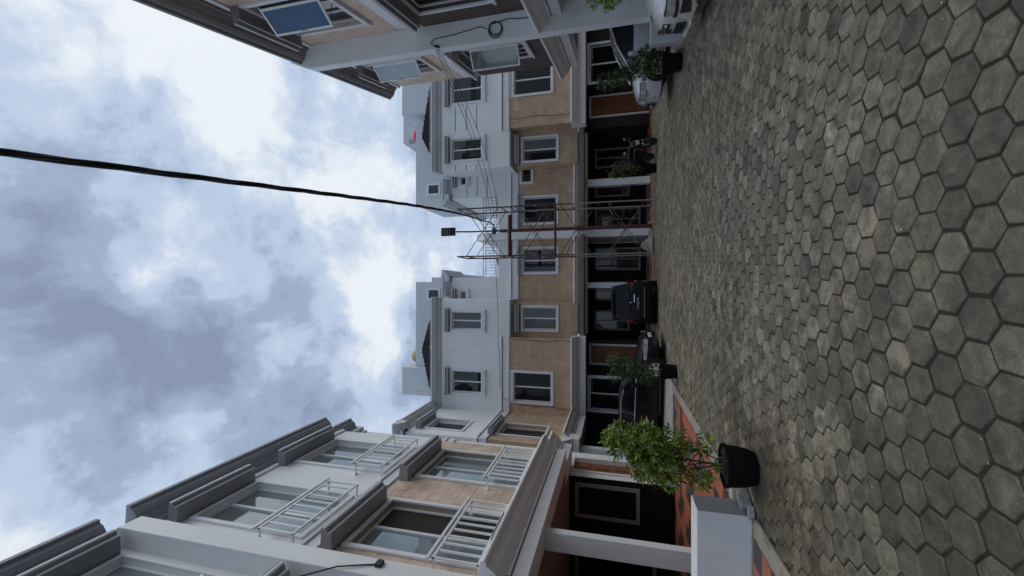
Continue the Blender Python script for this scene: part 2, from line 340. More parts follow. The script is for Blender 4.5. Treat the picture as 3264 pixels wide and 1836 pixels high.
ROOF = [(-.25, 10.08), (.10, 10.08), (.10, 10.13), (.16, 10.16), (.22, 10.2), (.30, 10.23), (.37, 10.29), (.40, 10.36), (.46, 10.37), (.46, 10.46), (-.25, 10.52)]
ROOFB = [(w * .85, z - .12) for w, z in ROOF]
STRIP = [(-.02, 9.86), (.045, 9.86), (.06, 9.89), (.06, 9.95), (.03, 9.97), (-.02, 9.97)]
CANOPY = [(-.3, 2.86), (.22, 2.86), (.22, 3.09), (.15, 3.09), (.15, 3.12), (.25, 3.12), (.25, 3.15), (.28, 3.18), (.33, 3.21), (.40, 3.26), (.46, 3.33), (.50, 3.40), (.55, 3.405), (.575, 3.43), (.575, 3.46), (.55, 3.49), (-.1, 3.53), (-.3, 3.53)]
MID = [(-.02, 6.60), (.05, 6.60), (.05, 6.82), (.0, 6.82), (.0, 6.845), (.085, 6.845), (.085, 6.91), (.0, 6.92), (-.02, 6.92)]
def hoodprof(z, w=.40): return [(-.05, z), (w - .07, z), (w - .07, z + .075), (w - .02, z + .09), (w, z + .10), (w, z + .2), (-.05, z + .23)]

def window(parent, F, a, b, c, d, org, panes=2, pm='glass', sur=.10, w=0.0, split=None, fm='frame', trim='trim', dep=.1, horiz=False):
    """surround (part) with frame and panes (sub-parts)"""
    m = MB(org); m.ring(F, a, b, c, d, sur, w + .002, w + .045)
    wn = m.build('window', trim, parent)
    fw = .05
    fr = MB(org); fr.ring(F, a + fw, b - fw, c + fw, d - fw, fw - .002, w - dep - .04, w - dep + .02)
    cuts = [a + fw + (b - a - 2 * fw) * k / panes for k in range(panes + 1)]
    if split: cuts = [a + fw, a + (b - a) * split, b - fw]
    for x in cuts[1:-1]: fr.box(F, x - .03, x + .03, w - dep - .035, w - dep + .03, c + fw, d - fw)
    fr.build('frame', fm, wn)
    pms = pm if isinstance(pm, (list, tuple)) else [pm] * (len(cuts) - 1)
    for i in range(len(cuts) - 1):
        x0 = cuts[i] + (.03 if i else 0); x1 = cuts[i + 1] - (.03 if i < len(cuts) - 2 else 0)
        t = rnd.uniform(-.006, .006); p = MB(org)
        p.add([F(x0, w - dep - .01 - t, c + fw), F(x1, w - dep - .01 + t, c + fw), F(x1, w - dep - .01 + t, d - fw), F(x0, w - dep - .01 - t, d - fw)], [(0, 1, 2, 3)])
        p.build('pane', pms[i], wn)
    return wn
def hood(parent, F, a, b, z, org, w=.40, m='greytrim'):
    o = MB(org).sweep(F, hoodprof(z, w), a, b).build('window_hood', m, parent)
    MB(org).box(F, a - .006, b + .006, w - .012, w + .008, z + .135, z + .165).box(F, a - .004, b + .004, w - .075, w - .064, z + .03, z + .05).build('lip', 'trim', o)
    return o
def sill(parent, F, a, b, z, org, w=.10):
    return MB(org).box(F, a, b, .001, w, z - .06, z).build('window_sill', 'trim', parent)
def casement(parent, F, sh, z0, z1, wd, a, org, glass='blueglass'):
    """side-hung sash standing open on its near hinge"""
    ca, sa = math.cos(a), math.sin(a)
    def S(u, n, z): return F(sh + u * ca - n * sa, .04 + u * sa + n * ca, z)
    fw = .05; m = MB(org); m.box(S, 0, fw, -.018, .018, z0, z1); m.box(S, wd - fw, wd, -.018, .018, z0, z1); m.box(S, fw, wd - fw, -.018, .018, z0, z0 + fw); m.box(S, fw, wd - fw, -.018, .018, z1 - fw, z1)
    o = m.build('open_sash', 'frame', parent)
    MB(org).box(S, fw, wd - fw, -.004, .004, z0 + fw, z1 - fw).build('pane', glass, o)
    MB(org).tube([S(wd * .75, .0, z0 + .03), F(sh + wd * .9, -.08, z0 + .02)], .011, 5).build('stay_arm', 'galv', o)
    MB(org).box(S, wd - .04, wd - .015, .018, .05, (z0 + z1) / 2 - .06, (z0 + z1) / 2 + .06).build('handle', 'frame', o)
    return o
def balconette(parent, F, a, b, z0, z1, org):
    w = .27
    m = MB(org)
    m.box(F, a - .06, b + .1, w - .006, w + .04, z1 + .075, z1 + .12)
    m.box(F, a, b, w - .014, w + .022, z1, z1 + .04); m.box(F, a, b, w - .014, w + .022, z0, z0 + .03)
    for e in (a, b - .03):
        m.box(F, e, e + .03, w - .012, w + .018, z0 - .02, z1 + .07)
        m.box(F, e, e + .03, .0, w - .012, z1, z1 + .03); m.box(F, e, e + .03, .0, w - .012, z0, z0 + .03)
    o = m.build('balcony_rail', 'rail', parent)
    for e in (a + .015, b - .015):
        for z in (z0 + .015, z1 + .015): MB(org).lathe(F(e, .002, z), [(.045, 0), (.045, .03), (.02, .045)], 10, (F(0, 1, 0) - F(0, 0, 0))).build('wall_bracket', 'rail', o)
    n = 8; me = None
    for k in range(1, n + 1):
        x = a + (b - a) * k / (n + 1)
        if me is None:
            x0 = x; me = MB().box(lambda s, ww, z: F(s, ww, z) - F(0, 0, 0), -.016, .016, w - .012, w + .018, z0 + .03, z1).mesh('bar')
        part('bar', me, 'rail', o, F(x, 0, 0) - Vector(org))
    return o
def roof_cap(parent, F, s0, s1, org, back=6.0, z=10.3, m='greywall'):
    return MB(org).box(F, s0, s1, -back, -.26, z - .3, z).build('roof', m, parent)
def band(parent, F, prof, s0, s1, org, name, m='trim'):
    return MB(org).sweep(F, prof, s0, s1).build(name, m, parent)

# ------------------------------------------------------------------ ground
g = MB(); g.add([(-400, -400, -.03), (400, -400, -.03), (400, 400, -.03), (-400, 400, -.03)], [(0, 1, 2, 3)])
ground = g.build('ground', 'joint', kind='structure')
g = MB(); g.add([(-2.71, .2, -.0085), (6.2, .2, -.0085), (9.5, 18.73, -.0085), (-2.71, 18.73, -.0085)], [(0, 1, 2, 3)])
bed = g.build('sand_bed', 'joint', kind='structure')
pave = bpy.data.objects.new('pavement', None); COL.objects.link(pave); pave['kind'] = 'structure'
SPC = .205; ang = R(4.0)
e1 = Vector((math.cos(ang), -math.sin(ang))); e2 = Vector((math.cos(ang + R(-60)), -math.sin(ang + R(-60))))
rk_n = Vector((NN.x, NN.y)); rk0 = Vector((R0.x, R0.y)) + rk_n * .06
def in_court(x, y):
    return x > -2.70 and y < 18.72 and y > .6 and (Vector((x, y)) - rk0).dot(rk_n) > -.03 and x < 9
def project(x, y, z=0):
    z -= 1.6; f = y * cp + z * sp
    if f < .2: return None
    return 1632 - 1310 * (-y * sp + z * cp) / f, 918 - 1310 * x / f, f
cells = []
for i in range(-60, 80):
    for j in range(-110, 110):
        c = Vector((-.14, 2.33)) + e1 * (i * SPC) + e2 * (j * SPC)
        if not in_court(c.x, c.y): continue
        p = project(c.x, c.y)
        vis = p is not None and p[0] < 3420 and -150 < p[1] < 1990
        if not vis and c.y < .9: continue
        cells.append((p[2] if vis else 99 + c.y, c.x, c.y))
cells.sort()
def paver(mb, x, y, fine):
    rad = SPC / math.sqrt(3) - (.0060 + rnd.uniform(-.0020, .0030)); rot = rnd.gauss(0, .9); dz = rnd.gauss(0, .0022)
    tx, ty = rnd.gauss(0, .010), rnd.gauss(0, .010); x += rnd.gauss(0, .0016); y += rnd.gauss(0, .0016)
    patch = mnoise.noise(Vector((x * .55, y * .55, 3.1)))
    t = max(.45, min(1.7, 1.0 + rnd.gauss(0, .18) + patch * .22 + (.42 if rnd.random() < .09 else 0) - (.30 if rnd.random() < .10 else 0)))
    jit = [rnd.gauss(0, .0022) for _ in range(6)]
    def ringv(k, z):
        return [(x + (rad * k + jit[q]) * math.sin(R(4 + rot) + q * math.pi / 3), y + (rad * k + jit[q]) * math.cos(R(4 + rot) + q * math.pi / 3), z) for q in range(6)]
    def til(v): return (v[0], v[1], v[2] + dz + (v[0] - x) * tx + (v[1] - y) * ty)
    lev = [(.91, 0.0), (.965, -.0028), (1.0, -.009), (1.0, -.03)] if fine else [(.95, 0), (1.0, -.007), (1.0, -.03)]
    vs = [til(v) for k, z in lev for v in ringv(k, z)]
    fs = [tuple(range(6))] + [(a * 6 + q, a * 6 + (q + 1) % 6, (a + 1) * 6 + (q + 1) % 6, (a + 1) * 6 + q) for a in range(len(lev) - 1) for q in range(6)]
    mb.add(vs, fs, t)
far = MB()
for k, (f, x, y) in enumerate(cells):
    if k < 300:
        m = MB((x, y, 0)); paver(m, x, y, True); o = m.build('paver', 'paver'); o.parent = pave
        for p in o.data.polygons: p.use_smooth = len(p.vertices) == 4
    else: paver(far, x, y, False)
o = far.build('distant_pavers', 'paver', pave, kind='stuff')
# soil spread over the pavers round the big pot
def soil_patch(cx, cy, rx, ry, z, name, n=26):
    m = MB((cx, cy, 0)); vs = []; rings = 5
    for q in range(rings + 1):
        for k in range(n):
            a = 2 * math.pi * k / n; rr = q / rings * (1 + .35 * mnoise.noise(Vector((math.cos(a) * 1.7, math.sin(a) * 1.7, cx))))
            h = z * (1 - q / rings) ** .7 + .010 * mnoise.noise(Vector((rr * math.cos(a) * 9, rr * math.sin(a) * 9, 2))) - (.02 if q == rings else 0)
            vs.append((cx + rx * rr * math.cos(a), cy + ry * rr * math.sin(a), max(h, -.02) if q < rings else -.02))
    m.add(vs, [(q * n + k, q * n + (k + 1) % n, (q + 1) * n + (k + 1) % n, (q + 1) * n + k) for q in range(rings) for k in range(n)])
    return m.build(name, 'dirt', smooth=True, kind='stuff')
soil_patch(-2.18, 5.30, .40, .42, .010, 'dirt')

# kerb strips and carport floors
g = MB(); g.box(ID, -2.94, -2.70, .2, 5.47, -.04, .012); g.box(ID, -2.94, -2.70, 5.87, 12.3, -.04, .012); g.build('kerb', 'kerb', kind='structure', bevel=.008)
g = MB(); g.box(ID, -6.2, -2.70, 12.302, 15.3, -.04, .02); g.build('ramp', 'ramp', kind='structure')
g = MB(); g.box(ID, -6.2, 12.6, 18.72, 18.84, -.04, .03); g.build('kerb', 'kerb', kind='structure', bevel=.008)
g = MB(); g.sweep(FR, [(1.10, -.04), (1.24, -.04), (1.24, .11), (1.22, .12), (1.10, .12)], -8, 8.6); g.build('kerb', 'kerb', kind='structure')
g = MB(); g.box(FR, -8, 8.6, -6, 1.10, -.04, .115); g.build('carport_floor', 'kerb', kind='structure')

def tile_floor(x0, x1, y0, y1, T, z, seed, name='carport_floor', stuff=False, check=False):
    rr = random.Random(seed)
    fl = MB(); fl.box(ID, x0, x1, y0, y1, -.04, z - .006); flo = fl.build(name, 'grout', kind='structure')
    mes = {}; mbs = {'redtile': MB(), 'darktile': MB()}
    nx, ny = int((x1 - x0) / T), int((y1 - y0) / T)
    for i in range(nx):
        for j in range(ny):
            k = 'darktile' if ((i + j) % 2 if check else (i % 3 == 1 and j % 4 in (0, 3)) or (i % 3 == 2 and j % 4 < 2) or (i % 6 == 0 and j % 7 == 2)) else 'redtile'
            cx, cy = x1 - (i + .5) * T, y0 + (j + .5) * T
            if stuff: mbs[k].box(ID, cx - T / 2 + .004, cx + T / 2 - .004, cy - T / 2 + .004, cy + T / 2 - .004, z - .006, z); continue
            if k not in mes: mes[k] = MB().box(ID, -T / 2 + .004, T / 2 - .004, -T / 2 + .004, T / 2 - .004, -.010, 0).mesh('tile')
            o = part('tile', mes[k], k, flo, (cx, cy, z + rr.uniform(-.001, .001)))
    if stuff:
        for k, m in mbs.items(): m.build('red_tiles' if k == 'redtile' else 'dark_tiles', k, flo, kind='stuff')
tile_floor(-7.2, -2.945, 5.88, 11.88, .30, .02, 3)
tile_floor(-4.3, -2.945, 3.1, 5.46, .285, .02, 8, check=True)
tile_floor(-6.1, 12.5, 18.842, 21.5, .33, .04, 5, stuff=True)

# ------------------------------------------------------------------ left row house (the big one on the left)
OL = (-4.52, 5.7, 0)
hl = thing('row_house', 'three storey white and cream row house with four white balconettes, open tiled carport', 'house', OL, group='row houses round the courtyard')
W3 = [(6.33, 7.78, 7.15, 9.58), (9.03, 10.53, 7.15, 9.58)]; W2 = [(6.33, 7.83, 3.74, 6.16), (9.05, 10.58, 3.74, 6.16)]
MB(OL).wall(FL, 5.6, 11.3, 6.6, 10.1, W3).build('wall', 'white', hl)
MB(OL).wall(FL, 5.6, 11.3, 2.9, 6.6, W2, w=-.014).build('wall', 'grout', hl)
# cream stone tiles on the first floor
mes = {}
T_S, T_Z = .60, .30
z = 3.42; row = 0
while z < 6.6:
    z1 = min(z + T_Z, 6.598); s = 5.66 - (.3 if row % 2 else 0)
    while s < 11.3:
        a, b = max(s, 5.66), min(s + T_S, 11.298)
        spans = [(a, b)]
        for h in W2:
            if z1 > h[2] - .05 and z < h[3] + .05:
                spans = [q for (p0, p1) in spans for q in ((p0, min(p1, h[0] - .09)), (max(p0, h[1] + .09), p1)) if q[1] - q[0] > .03]
        for p0, p1 in spans:
            key = (round(p1 - p0, 2), round(z1 - z, 2))
            if key not in mes: mes[key] = MB().box(lambda s_, w_, z_: Vector((w_, s_, z_)), 0, p1 - p0 - .006, -.012, 0, 0, z1 - z - .006).mesh('wall_tile')
            part('wall_tile', mes[key], 'creamtile', hl, Vector((-4.52 + rnd.uniform(-.002, .0025), p0, z)) - Vector(OL))
        s += T_S
    z += T_Z; row += 1
MB(OL).wall(FL2, 11.3, 12.5, 2.9, 10.1).build('wall', 'white', hl)
MB(OL).add([FL2(12.5, 0, 2.9), FL2(12.5, -6, 2.9), FL2(12.5, -6, 10.2), FL2(12.5, 0, 10.2)], [(0, 1, 2, 3)]).add([FL(11.3, 0, 2.9), FL2(11.3, 0, 2.9), FL2(11.3, 0, 10.1), FL(11.3, 0, 10.1)], [(0, 1, 2, 3)]).build('end_wall', 'white', hl)
band(hl, FL, ROOF, 5.7, 11.1, OL, 'roof_cornice', 'greytrim'); band(hl, FL, STRIP, 5.7, 11.3, OL, 'string_course')
band(hl, FL2, ROOF, 11.1, 12.35, OL, 'roof_cornice', 'greytrim'); band(hl, FL2, STRIP, 11.3, 12.5, OL, 'string_course')
band(hl, FL, MID, 5.7, 11.3, OL, 'floor_band'); band(hl, FL2, MID, 11.3, 12.5, OL, 'floor_band')
band(hl, FL, CANOPY, 5.66, 10.95, OL, 'canopy_cornice'); band(hl, FL2, CANOPY, 10.95, 12.5, OL, 'canopy_cornice')
roof_cap(hl, FL, 5.7, 12.5, OL)
for i, h in enumerate(W3):
    window(hl, FL, *h, OL, pm='tealglass', sur=.09, dep=.12)
    hood(hl, FL, *[(6.06, 7.83), (8.70, 10.62)][i], 9.72, OL)
    balconette(hl, FL, h[0] - .38 if i == 0 else h[0] - .30, h[1] + .02 if i == 0 else h[1] + .05, 6.98, 7.68, OL)
for i, h in enumerate(W2):
    window(hl, FL, *h, OL, pm=['tealglass', 'opening'] if i == 0 else 'tealglass', sur=.09, dep=.12)
    hood(hl, FL, *[(6.06, 7.83), (8.72, 10.66)][i], 6.30, OL)
    balconette(hl, FL, h[0] - .36 if i == 0 else h[0] - .25, h[1] - .05 if i == 0 else h[1] - .02, 3.62, 4.36, OL)
# ground floor: soffit, carport walls, column, door wall
MB(OL).box(FL, 5.66, 12.5, -6, -.3, 2.87, 2.95).build('soffit', 'soffit', hl)
MB(OL).box(FL, 7.54, 7.70, -.34, .0, .02, 2.869).build('column', 'white', hl)
def bl(m, *b): return m.box(ID, *b)
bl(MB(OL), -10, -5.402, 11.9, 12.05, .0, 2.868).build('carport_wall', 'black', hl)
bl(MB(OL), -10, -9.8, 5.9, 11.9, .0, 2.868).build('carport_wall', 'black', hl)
FWD = FBY(11.9)
window(hl, FWD, -6.5, -5.62, .98, 2.66, OL, panes=1, fm='dimframe', trim='dimframe', sur=.05, dep=-.03)
window(hl, FWD, -8.6, -7.3, .55, 2.66, OL, panes=1, fm='dimframe', trim='dimframe', sur=.05, dep=-.03)
FD = lambda s, w, z: Vector((-5.4 + w, s, z))
MB(OL).wall(FD, 11.9, 13.6, .0, 3.3, [(12.25, 13.1, .02, 2.82)]).build('entry_wall', 'white', hl)
def door(parent, F, a, b, c, d, org, w=-.1, trim='trim', dm='wood', cols=2, rows=5):
    m = MB(org); m.box(F, a - .09, a - .002, .002, .04, c, d + .09); m.box(F, b + .002, b + .09, .002, .04, c, d + .09); m.box(F, a - .002, b + .002, .002, .04, d + .002, d + .09)
    fr = m.build('door_frame', trim, parent)
    dd = MB(org).box(F, a, b, w - .05, w, c, d).build('door', dm, parent)
    for i in range(cols):
        for j in range(rows):
            ww, hh = (b - a) / cols, (d - c) / rows
            MB(org).sweep(F, [(w, c + j * hh + .06), (w + .018, c + j * hh + .085), (w + .018, c + (j + 1) * hh - .085), (w, c + (j + 1) * hh - .06)], a + i * ww + .06, a + (i + 1) * ww - .06).build('door_panel', dm, dd)
    MB(org).box(F, b - .1, b - .06, w, w + .05, c + .95, c + 1.1).build('handle', 'chrome', dd)
door(hl, FD, 12.25, 13.1, .02, 2.82, OL)

# neighbour on the near left, mostly outside the frame
O0 = (-4.52, 1.5, 0)
h0 = thing('row_house', 'white row house cut off by the bottom edge, only eaves and tall windows showing', 'house', O0, group='row houses round the courtyard')
V3 = [(.9, 2.3, 7.15, 9.58), (3.62, 5.08, 7.15, 9.58)]; V2 = [(.9, 2.3, 3.74, 6.16), (3.62, 5.08, 3.74, 6.16)]
MB(O0).wall(FL, -2, 5.3, 6.6, 10.1, V3).build('wall', 'white', h0)
MB(O0).wall(FL, -2, 5.3, 2.9, 6.6, V2).build('wall', 'cream', h0)
for p, n in ((ROOF, 'roof_cornice'), (STRIP, 'string_course'), (MID, 'floor_band'), (CANOPY, 'canopy_cornice')): band(h0, FL, p, -2, 5.24, O0, n, 'greytrim' if p is ROOF else 'trim')
roof_cap(h0, FL, -2, 5.3, O0)
for i in (0, 1):
    window(h0, FL, *V3[i], O0, pm='tealglass', sur=.09); hood(h0, FL, V3[i][0] - .3, V3[i][1] + .06, 9.72, O0)
    window(h0, FL, *V2[i], O0, pm='tealglass', sur=.09); hood(h0, FL, V2[i][0] - .3, V2[i][1] + .06, 6.30, O0)
    balconette(h0, FL, V3[i][0] - .05, V3[i][1] - .42, 6.90, 7.38, O0)
bl(MB(O0), -5.6, -5.0, 3.0, 3.7, 10.3, 11.25).build('chimney', 'white', h0)
bl(MB(O0), -10, -4.82, -2, 5.3, 2.87, 2.95).build('soffit', 'soffit', h0)
bl(MB(O0), -10, -9.8, -2, 5.4, 0, 2.86).build('carport_wall', 'black', h0)

# party wall between the two left houses: tall pier above, low stub at the pavement
OP = (-4.3, 5.5, 0)
pw_ = thing('party_wall', 'tall white pier projecting between the two houses on the left', 'wall', OP)
m = MB(OP); m.add([(-4.16, 5.27, 2.86), (-4.16, 5.64, 2.86), (-10, 5.64, 2.86), (-10, 5.27, 2.86), (-4.16, 5.27, 9.98), (-4.16, 5.64, 9.98), (-4.5, 5.64, 10.5), (-10, 5.64, 10.5), (-4.5, 5.27, 10.5), (-10, 5.27, 10.5)],
      [(0, 1, 5, 4), (1, 2, 7, 6, 5), (3, 0, 4, 8, 9), (4, 5, 6, 8), (6, 7, 9, 8), (0, 3, 2, 1)])
m.build('pier', 'white', pw_, bevel=.012)
bl(MB(OP), -10, -4.2, 5.475, 5.865, 0, 2.859).build('lower_wall', 'white', pw_)
OS = (-3.4, 5.67, 0)
st = thing('low_wall', 'low white dividing wall with grey end beside the big potted plant', 'wall', OS)
bl(MB(OS), -4.199, -2.742, 5.47, 5.87, 0, .62).build('wall_block', 'white', st, bevel=.01)
bl(MB(OS), -2.741, -2.736, 5.474, 5.866, 0, .612).build('end_render', 'dirtygrey', st)

# ------------------------------------------------------------------ houses at the back
def back_house(x_mirror, label, org):
    """built for the left half; sx maps local x to the world (mirrored for the right half)"""
    X = (lambda x: x) if not x_mirror else (lambda x: 5.22 - x)
    def fr(F): return lambda s, w, z: F(X(s), w, z)
    A_, B__, C_, G_ = fr(FA), fr(FB_), fr(FC), fr(FG)
    h = thing('row_house', label, 'house', org, group='row houses round the courtyard')
    def W(x0, x1): return (x0, x1)
    w3 = [(-5.10, -4.05, 7.86, 9.36), (-2.02, -1.16, 7.86, 9.36)] if not x_mirror else [(-5.18, -3.85, 7.86, 9.36), (-2.06, -1.04, 7.86, 9.36)]
    xe = -5.93 if not x_mirror else -8.0
    # top floor and first floor of the projecting bay
    MB(org).wall(A_, xe, -.55, 6.45, 10.1, w3).build('wall', 'white', h)
    w2a = [(-5.34, -3.98, 4.46, 6.26)] if not x_mirror else [(-5.32, -3.9, 4.46, 6.24)]
    MB(org).wall(A_, xe, -2.36, 3.3, 6.45, w2a).build('wall', 'cream', h)
    MB(org).add([A_(-2.36, 0, 3.3), B__(-2.36, 0, 3.3), B__(-2.36, 0, 6.8), A_(-2.36, 0, 6.8)], [(0, 1, 2, 3)]).build('return_wall', 'cream', h)
    MB(org).add([A_(-.55, 0, 6.4), C_(-.55, 0, 6.4), C_(-.55, 0, 10.2), A_(-.55, 0, 10.2)], [(0, 1, 2, 3)]).add([A_(-2.36, -.0, 6.449), A_(-.55, 0, 6.449), B__(-.55, -.2, 6.449), B__(-2.36, -.2, 6.449)], [(0, 1, 2, 3)]).build('return_wall', 'white', h)
    w2b = [(-2.0, -.93, 4.29, 5.93)]
    MB(org).wall(B__, -2.36, -.7, 3.3, 6.6, w2b).build('wall', 'cream', h)
    MB(org).add([B__(-.7, 0, 3.3), C_(-.7, 0, 3.3), C_(-.7, 0, 6.8), B__(-.7, 0, 6.8)], [(0, 1, 2, 3)]).build('return_wall', 'cream', h)
    c2 = [(.78, 1.97, 4.4, 6.06)] if not x_mirror else [(.70, 1.97, 4.4, 6.06), (-.85, -.1, 5.66, 6.16)]
    MB(org).wall(C_, -.7 if not x_mirror else -.95, 2.42, 3.3, 6.4, c2).build('wall', 'cream', h)
    sm = (-.58, -.16, 9.14, 9.43)
    MB(org).wall(C_, -.55, .55, 6.4, 10.1, [sm]).build('wall', 'white', h)
    MB(org).add([C_(.55, 0, 6.4), C_(.55, -6, 6.4), C_(.55, -6, 10.2), C_(.55, 0, 10.2)], [(0, 1, 2, 3)]).build('side_wall', 'white', h)
    # bands, cornices
    bandp = [(-.02, 6.46), (.06, 6.46), (.06, 6.775), (.0, 6.775), (.0, 6.81), (.11, 6.81), (.11, 6.87), (-.02, 6.88)]
    band(h, A_, bandp, xe, -2.30, org, 'floor_band'); band(h, B__, [(w, z - .04) for w, z in bandp], -2.36, -.64, org, 'floor_band'); band(h, C_, [(w, z - .14) for w, z in bandp], -.7, 2.42, org, 'floor_band')
    band(h, A_, [(w, z + .18) for w, z in STRIP], xe, -.5, org, 'string_course', 'dimframe'); 
    band(h, A_, ROOFB, xe, -.45, org, 'roof_cornice', 'palegrey'); band(h, C_, ROOFB, -.45, .62, org, 'roof_cornice', 'palegrey')
    # roof cornice returning along the side of the top floor
    F_side = (lambda s, w, z: Vector((X(.55) + (w if not x_mirror else -w), YC + s, z)))
    band(h, F_side, ROOFB, -.35, 2.2, org, 'roof_cornice', 'palegrey'); band(h, F_side, [(w * .6, z - .05) for w, z in ROOFB], 2.2, 6, org, 'roof_cornice', 'palegrey')
    cb = [(w, z + .02) for w, z in CANOPY]
    band(h, A_, cb, xe if not x_mirror else -7.4, -2.2, org, 'canopy_cornice'); band(h, FBY(20.15) if not x_mirror else fr(FBY(20.15)), cb, -2.2, 2.45 if not x_mirror else 2.5, org, 'canopy_cornice')
    MB(org).box(ID, min(X(xe - 3), X(2.5)), max(X(xe - 3), X(2.5)), 19.2, 26, 3.0, 3.2).build('soffit', 'soffit', h)
    # balcony roof deck between the two blocks
    MB(org).box(ID, min(X(.55), X(2.45)), max(X(.55), X(2.45)), YC + .003, YC + 6, 6.9, 7.2).build('roof_deck', 'greywall', h)
    MB(org).wall(C_, .55, 2.42, 6.4, 7.38).box(C_, .55, 2.42, -.15, -.002, 7.0, 7.38).build('parapet', 'white', h)
    m = MB(org); x0, x1 = min(X(.58), X(2.4)), max(X(.58), X(2.4))
    for zz in (8.20, 8.06, 7.46): m.box(C_, .58, 2.4, -.10, -.075, zz, zz + .03)
    n = 12
    for k in range(n + 1):
        xx = .58 + (2.4 - .58) * k / n; m.box(C_, xx - .011, xx + .011, -.095, -.08, 7.38, 8.2 if k in (0, 6, n) else 8.06)
    m.build('roof_railing', 'dimframe', h)
    # windows
    for q in w3: window(h, A_, *q, org, pm=('curtain' if q is w3[1] and not x_mirror else 'glass'), sur=.09); hood(h, A_, q[0] - .12, q[1] + .14, 9.5, org, .30); sill(h, A_, q[0] - .12, q[1] + .12, 7.70, org)
    window(h, C_, *sm, org, panes=1, pm='glass', sur=.08); hood(h, C_, sm[0] - .12, sm[1] + .12, 9.66, org, .28); sill(h, C_, sm[0] - .12, sm[1] + .12, 9.0, org)
    for q in w2a: window(h, A_, *q, org, pm='glass'); hood(h, A_, q[0] - .12, q[1] + .14, 6.36, org, .10, 'trim')
    for q in w2b: window(h, B__, *q, org, pm=['curtain', 'curtain'] if not x_mirror else ['curtain', 'glass']); hood(h, B__, q[0] - .14, q[1] + .14, 6.1, org, .3)
    for i, q in enumerate(c2):
        window(h, C_, *q, org, panes=2 if i == 0 else 1, pm='glass')
        if i == 0: hood(h, C_, q[0] - .14, q[1] + .14, 6.17, org, .2)
    # penthouse, tank room, hip roof
    px = (-4.5, .34) if not x_mirror else (-4.2, .5)
    P_ = fr(FBY(21.5))
    ph = MB(org).box(P_, px[0], px[1], -4, 0, 10.0, 12.66).build('penthouse', 'greywall', h)
    window(ph, P_, -.64, -.07, 11.2, 11.9, org, panes=1, pm='slate', sur=.06, dep=-.03)
    tx = (-6.05, -4.502) if not x_mirror else (-7.6, -4.6)
    tr_ = MB(org).box(P_, tx[0], tx[1], -1.1, .3, 10.0, 13.36).build('tank_room', 'greywall', h)
    MB(org).ring(P_, tx[0] + .18, tx[0] + .36, 11.0, 12.55, .05, .302, .33).build('vent_frame', 'trim', tr_)
    if not x_mirror: MB(org).box(P_, .342, .6, -3, 0, 10.0, 11.68).build('penthouse_step', 'greywall', h)
    hx = (-5.2, -1.6) if not x_mirror else (-5.1, -1.6)
    m = MB(org); a, b = hx; mid = a + (b - a) * (.52 if not x_mirror else .62)
    pk = P_(mid, .05, 11.80); rows = 9
    base = [A_(a, -.35, 10.72), A_(b, -.35, 10.72), P_(b, .05, 10.72), P_(a, .05, 10.72)]
    fp = A_(mid, -1.5, 11.74)
    m.add([base[0], base[1], base[2], base[3], fp, pk], [(0, 1, 4), (1, 2, 5, 4), (3, 0, 4, 5)])
    hr = m.build('hip_roof', 'roof', h)
    # courses of roof tile
    for k in range(1, 9):
        t0 = k / 9; l = base[0].lerp(fp, t0); r = base[1].lerp(fp, t0)
        MB(org).tube([l + Vector((0, -.015, .012)), r + Vector((0, -.015, .012))], .02, 5).build('tile_course', 'roof', hr)
    # ground floor walls and openings
    gx0, gx1 = (-9 if not x_mirror else -11, 2.4)
    dd = (-3.62, -2.78) if not x_mirror else (-4.0, -3.1)
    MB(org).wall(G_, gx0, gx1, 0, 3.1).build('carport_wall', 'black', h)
    D_f = fr(FBY(20.3))
    MB(org).wall(D_f, gx0, -2.5, 0, 3.05, [(dd[0], dd[1], .05, 2.72)]).add([D_f(-2.5, 0, 0), D_f(-2.5, -2.3, 0), D_f(-2.5, -2.3, 3.05), D_f(-2.5, 0, 3.05)], [(0, 1, 2, 3)]).build('entry_wall', 'darkbrown', h)
    door(h, D_f, dd[0], dd[1], .05, 2.72, org, w=-.04, cols=2, rows=5)
    lw = (-5.62, -4.14) if not x_mirror else (-6.0, -4.3)
    W_f = fr(FBY(19.35))
    window(h, W_f, *lw, .95, 2.74, org, sur=.11, pm='glass')
    MB(org).box(W_f, lw[0] - .35, lw[1] + .16, -.9, -.19, .05, 2.99).box(W_f, lw[0] - .35, lw[1] + .16, -.189, -.002, .05, .838).build('bay_wall', 'darkbrown', h)
    for q in ((-2.2, -1.25), (-.6, .3), (1.0, 2.1)):
        window(h, G_, q[0], q[1], .35 if q[0] > .9 else .9, 2.6, org, panes=2, fm='dimframe', trim='dimframe', sur=.05, dep=-.03)
    cx = (.0, .26) if not x_mirror else (.08, .40)
    MB(org).box(C_, cx[0], cx[1], .1, .4, .03, 2.879).build('column', 'white', h)
    return h
OBL, OBR = (-1.7, 19.5, 0), (6.9, 19.5, 0)
hbl = back_house(False, 'white and cream row house at the back behind the black minivan', OBL)
hbr = back_house(True, 'white and cream row house at the back with grooved upper wall behind motorcycle', OBR)
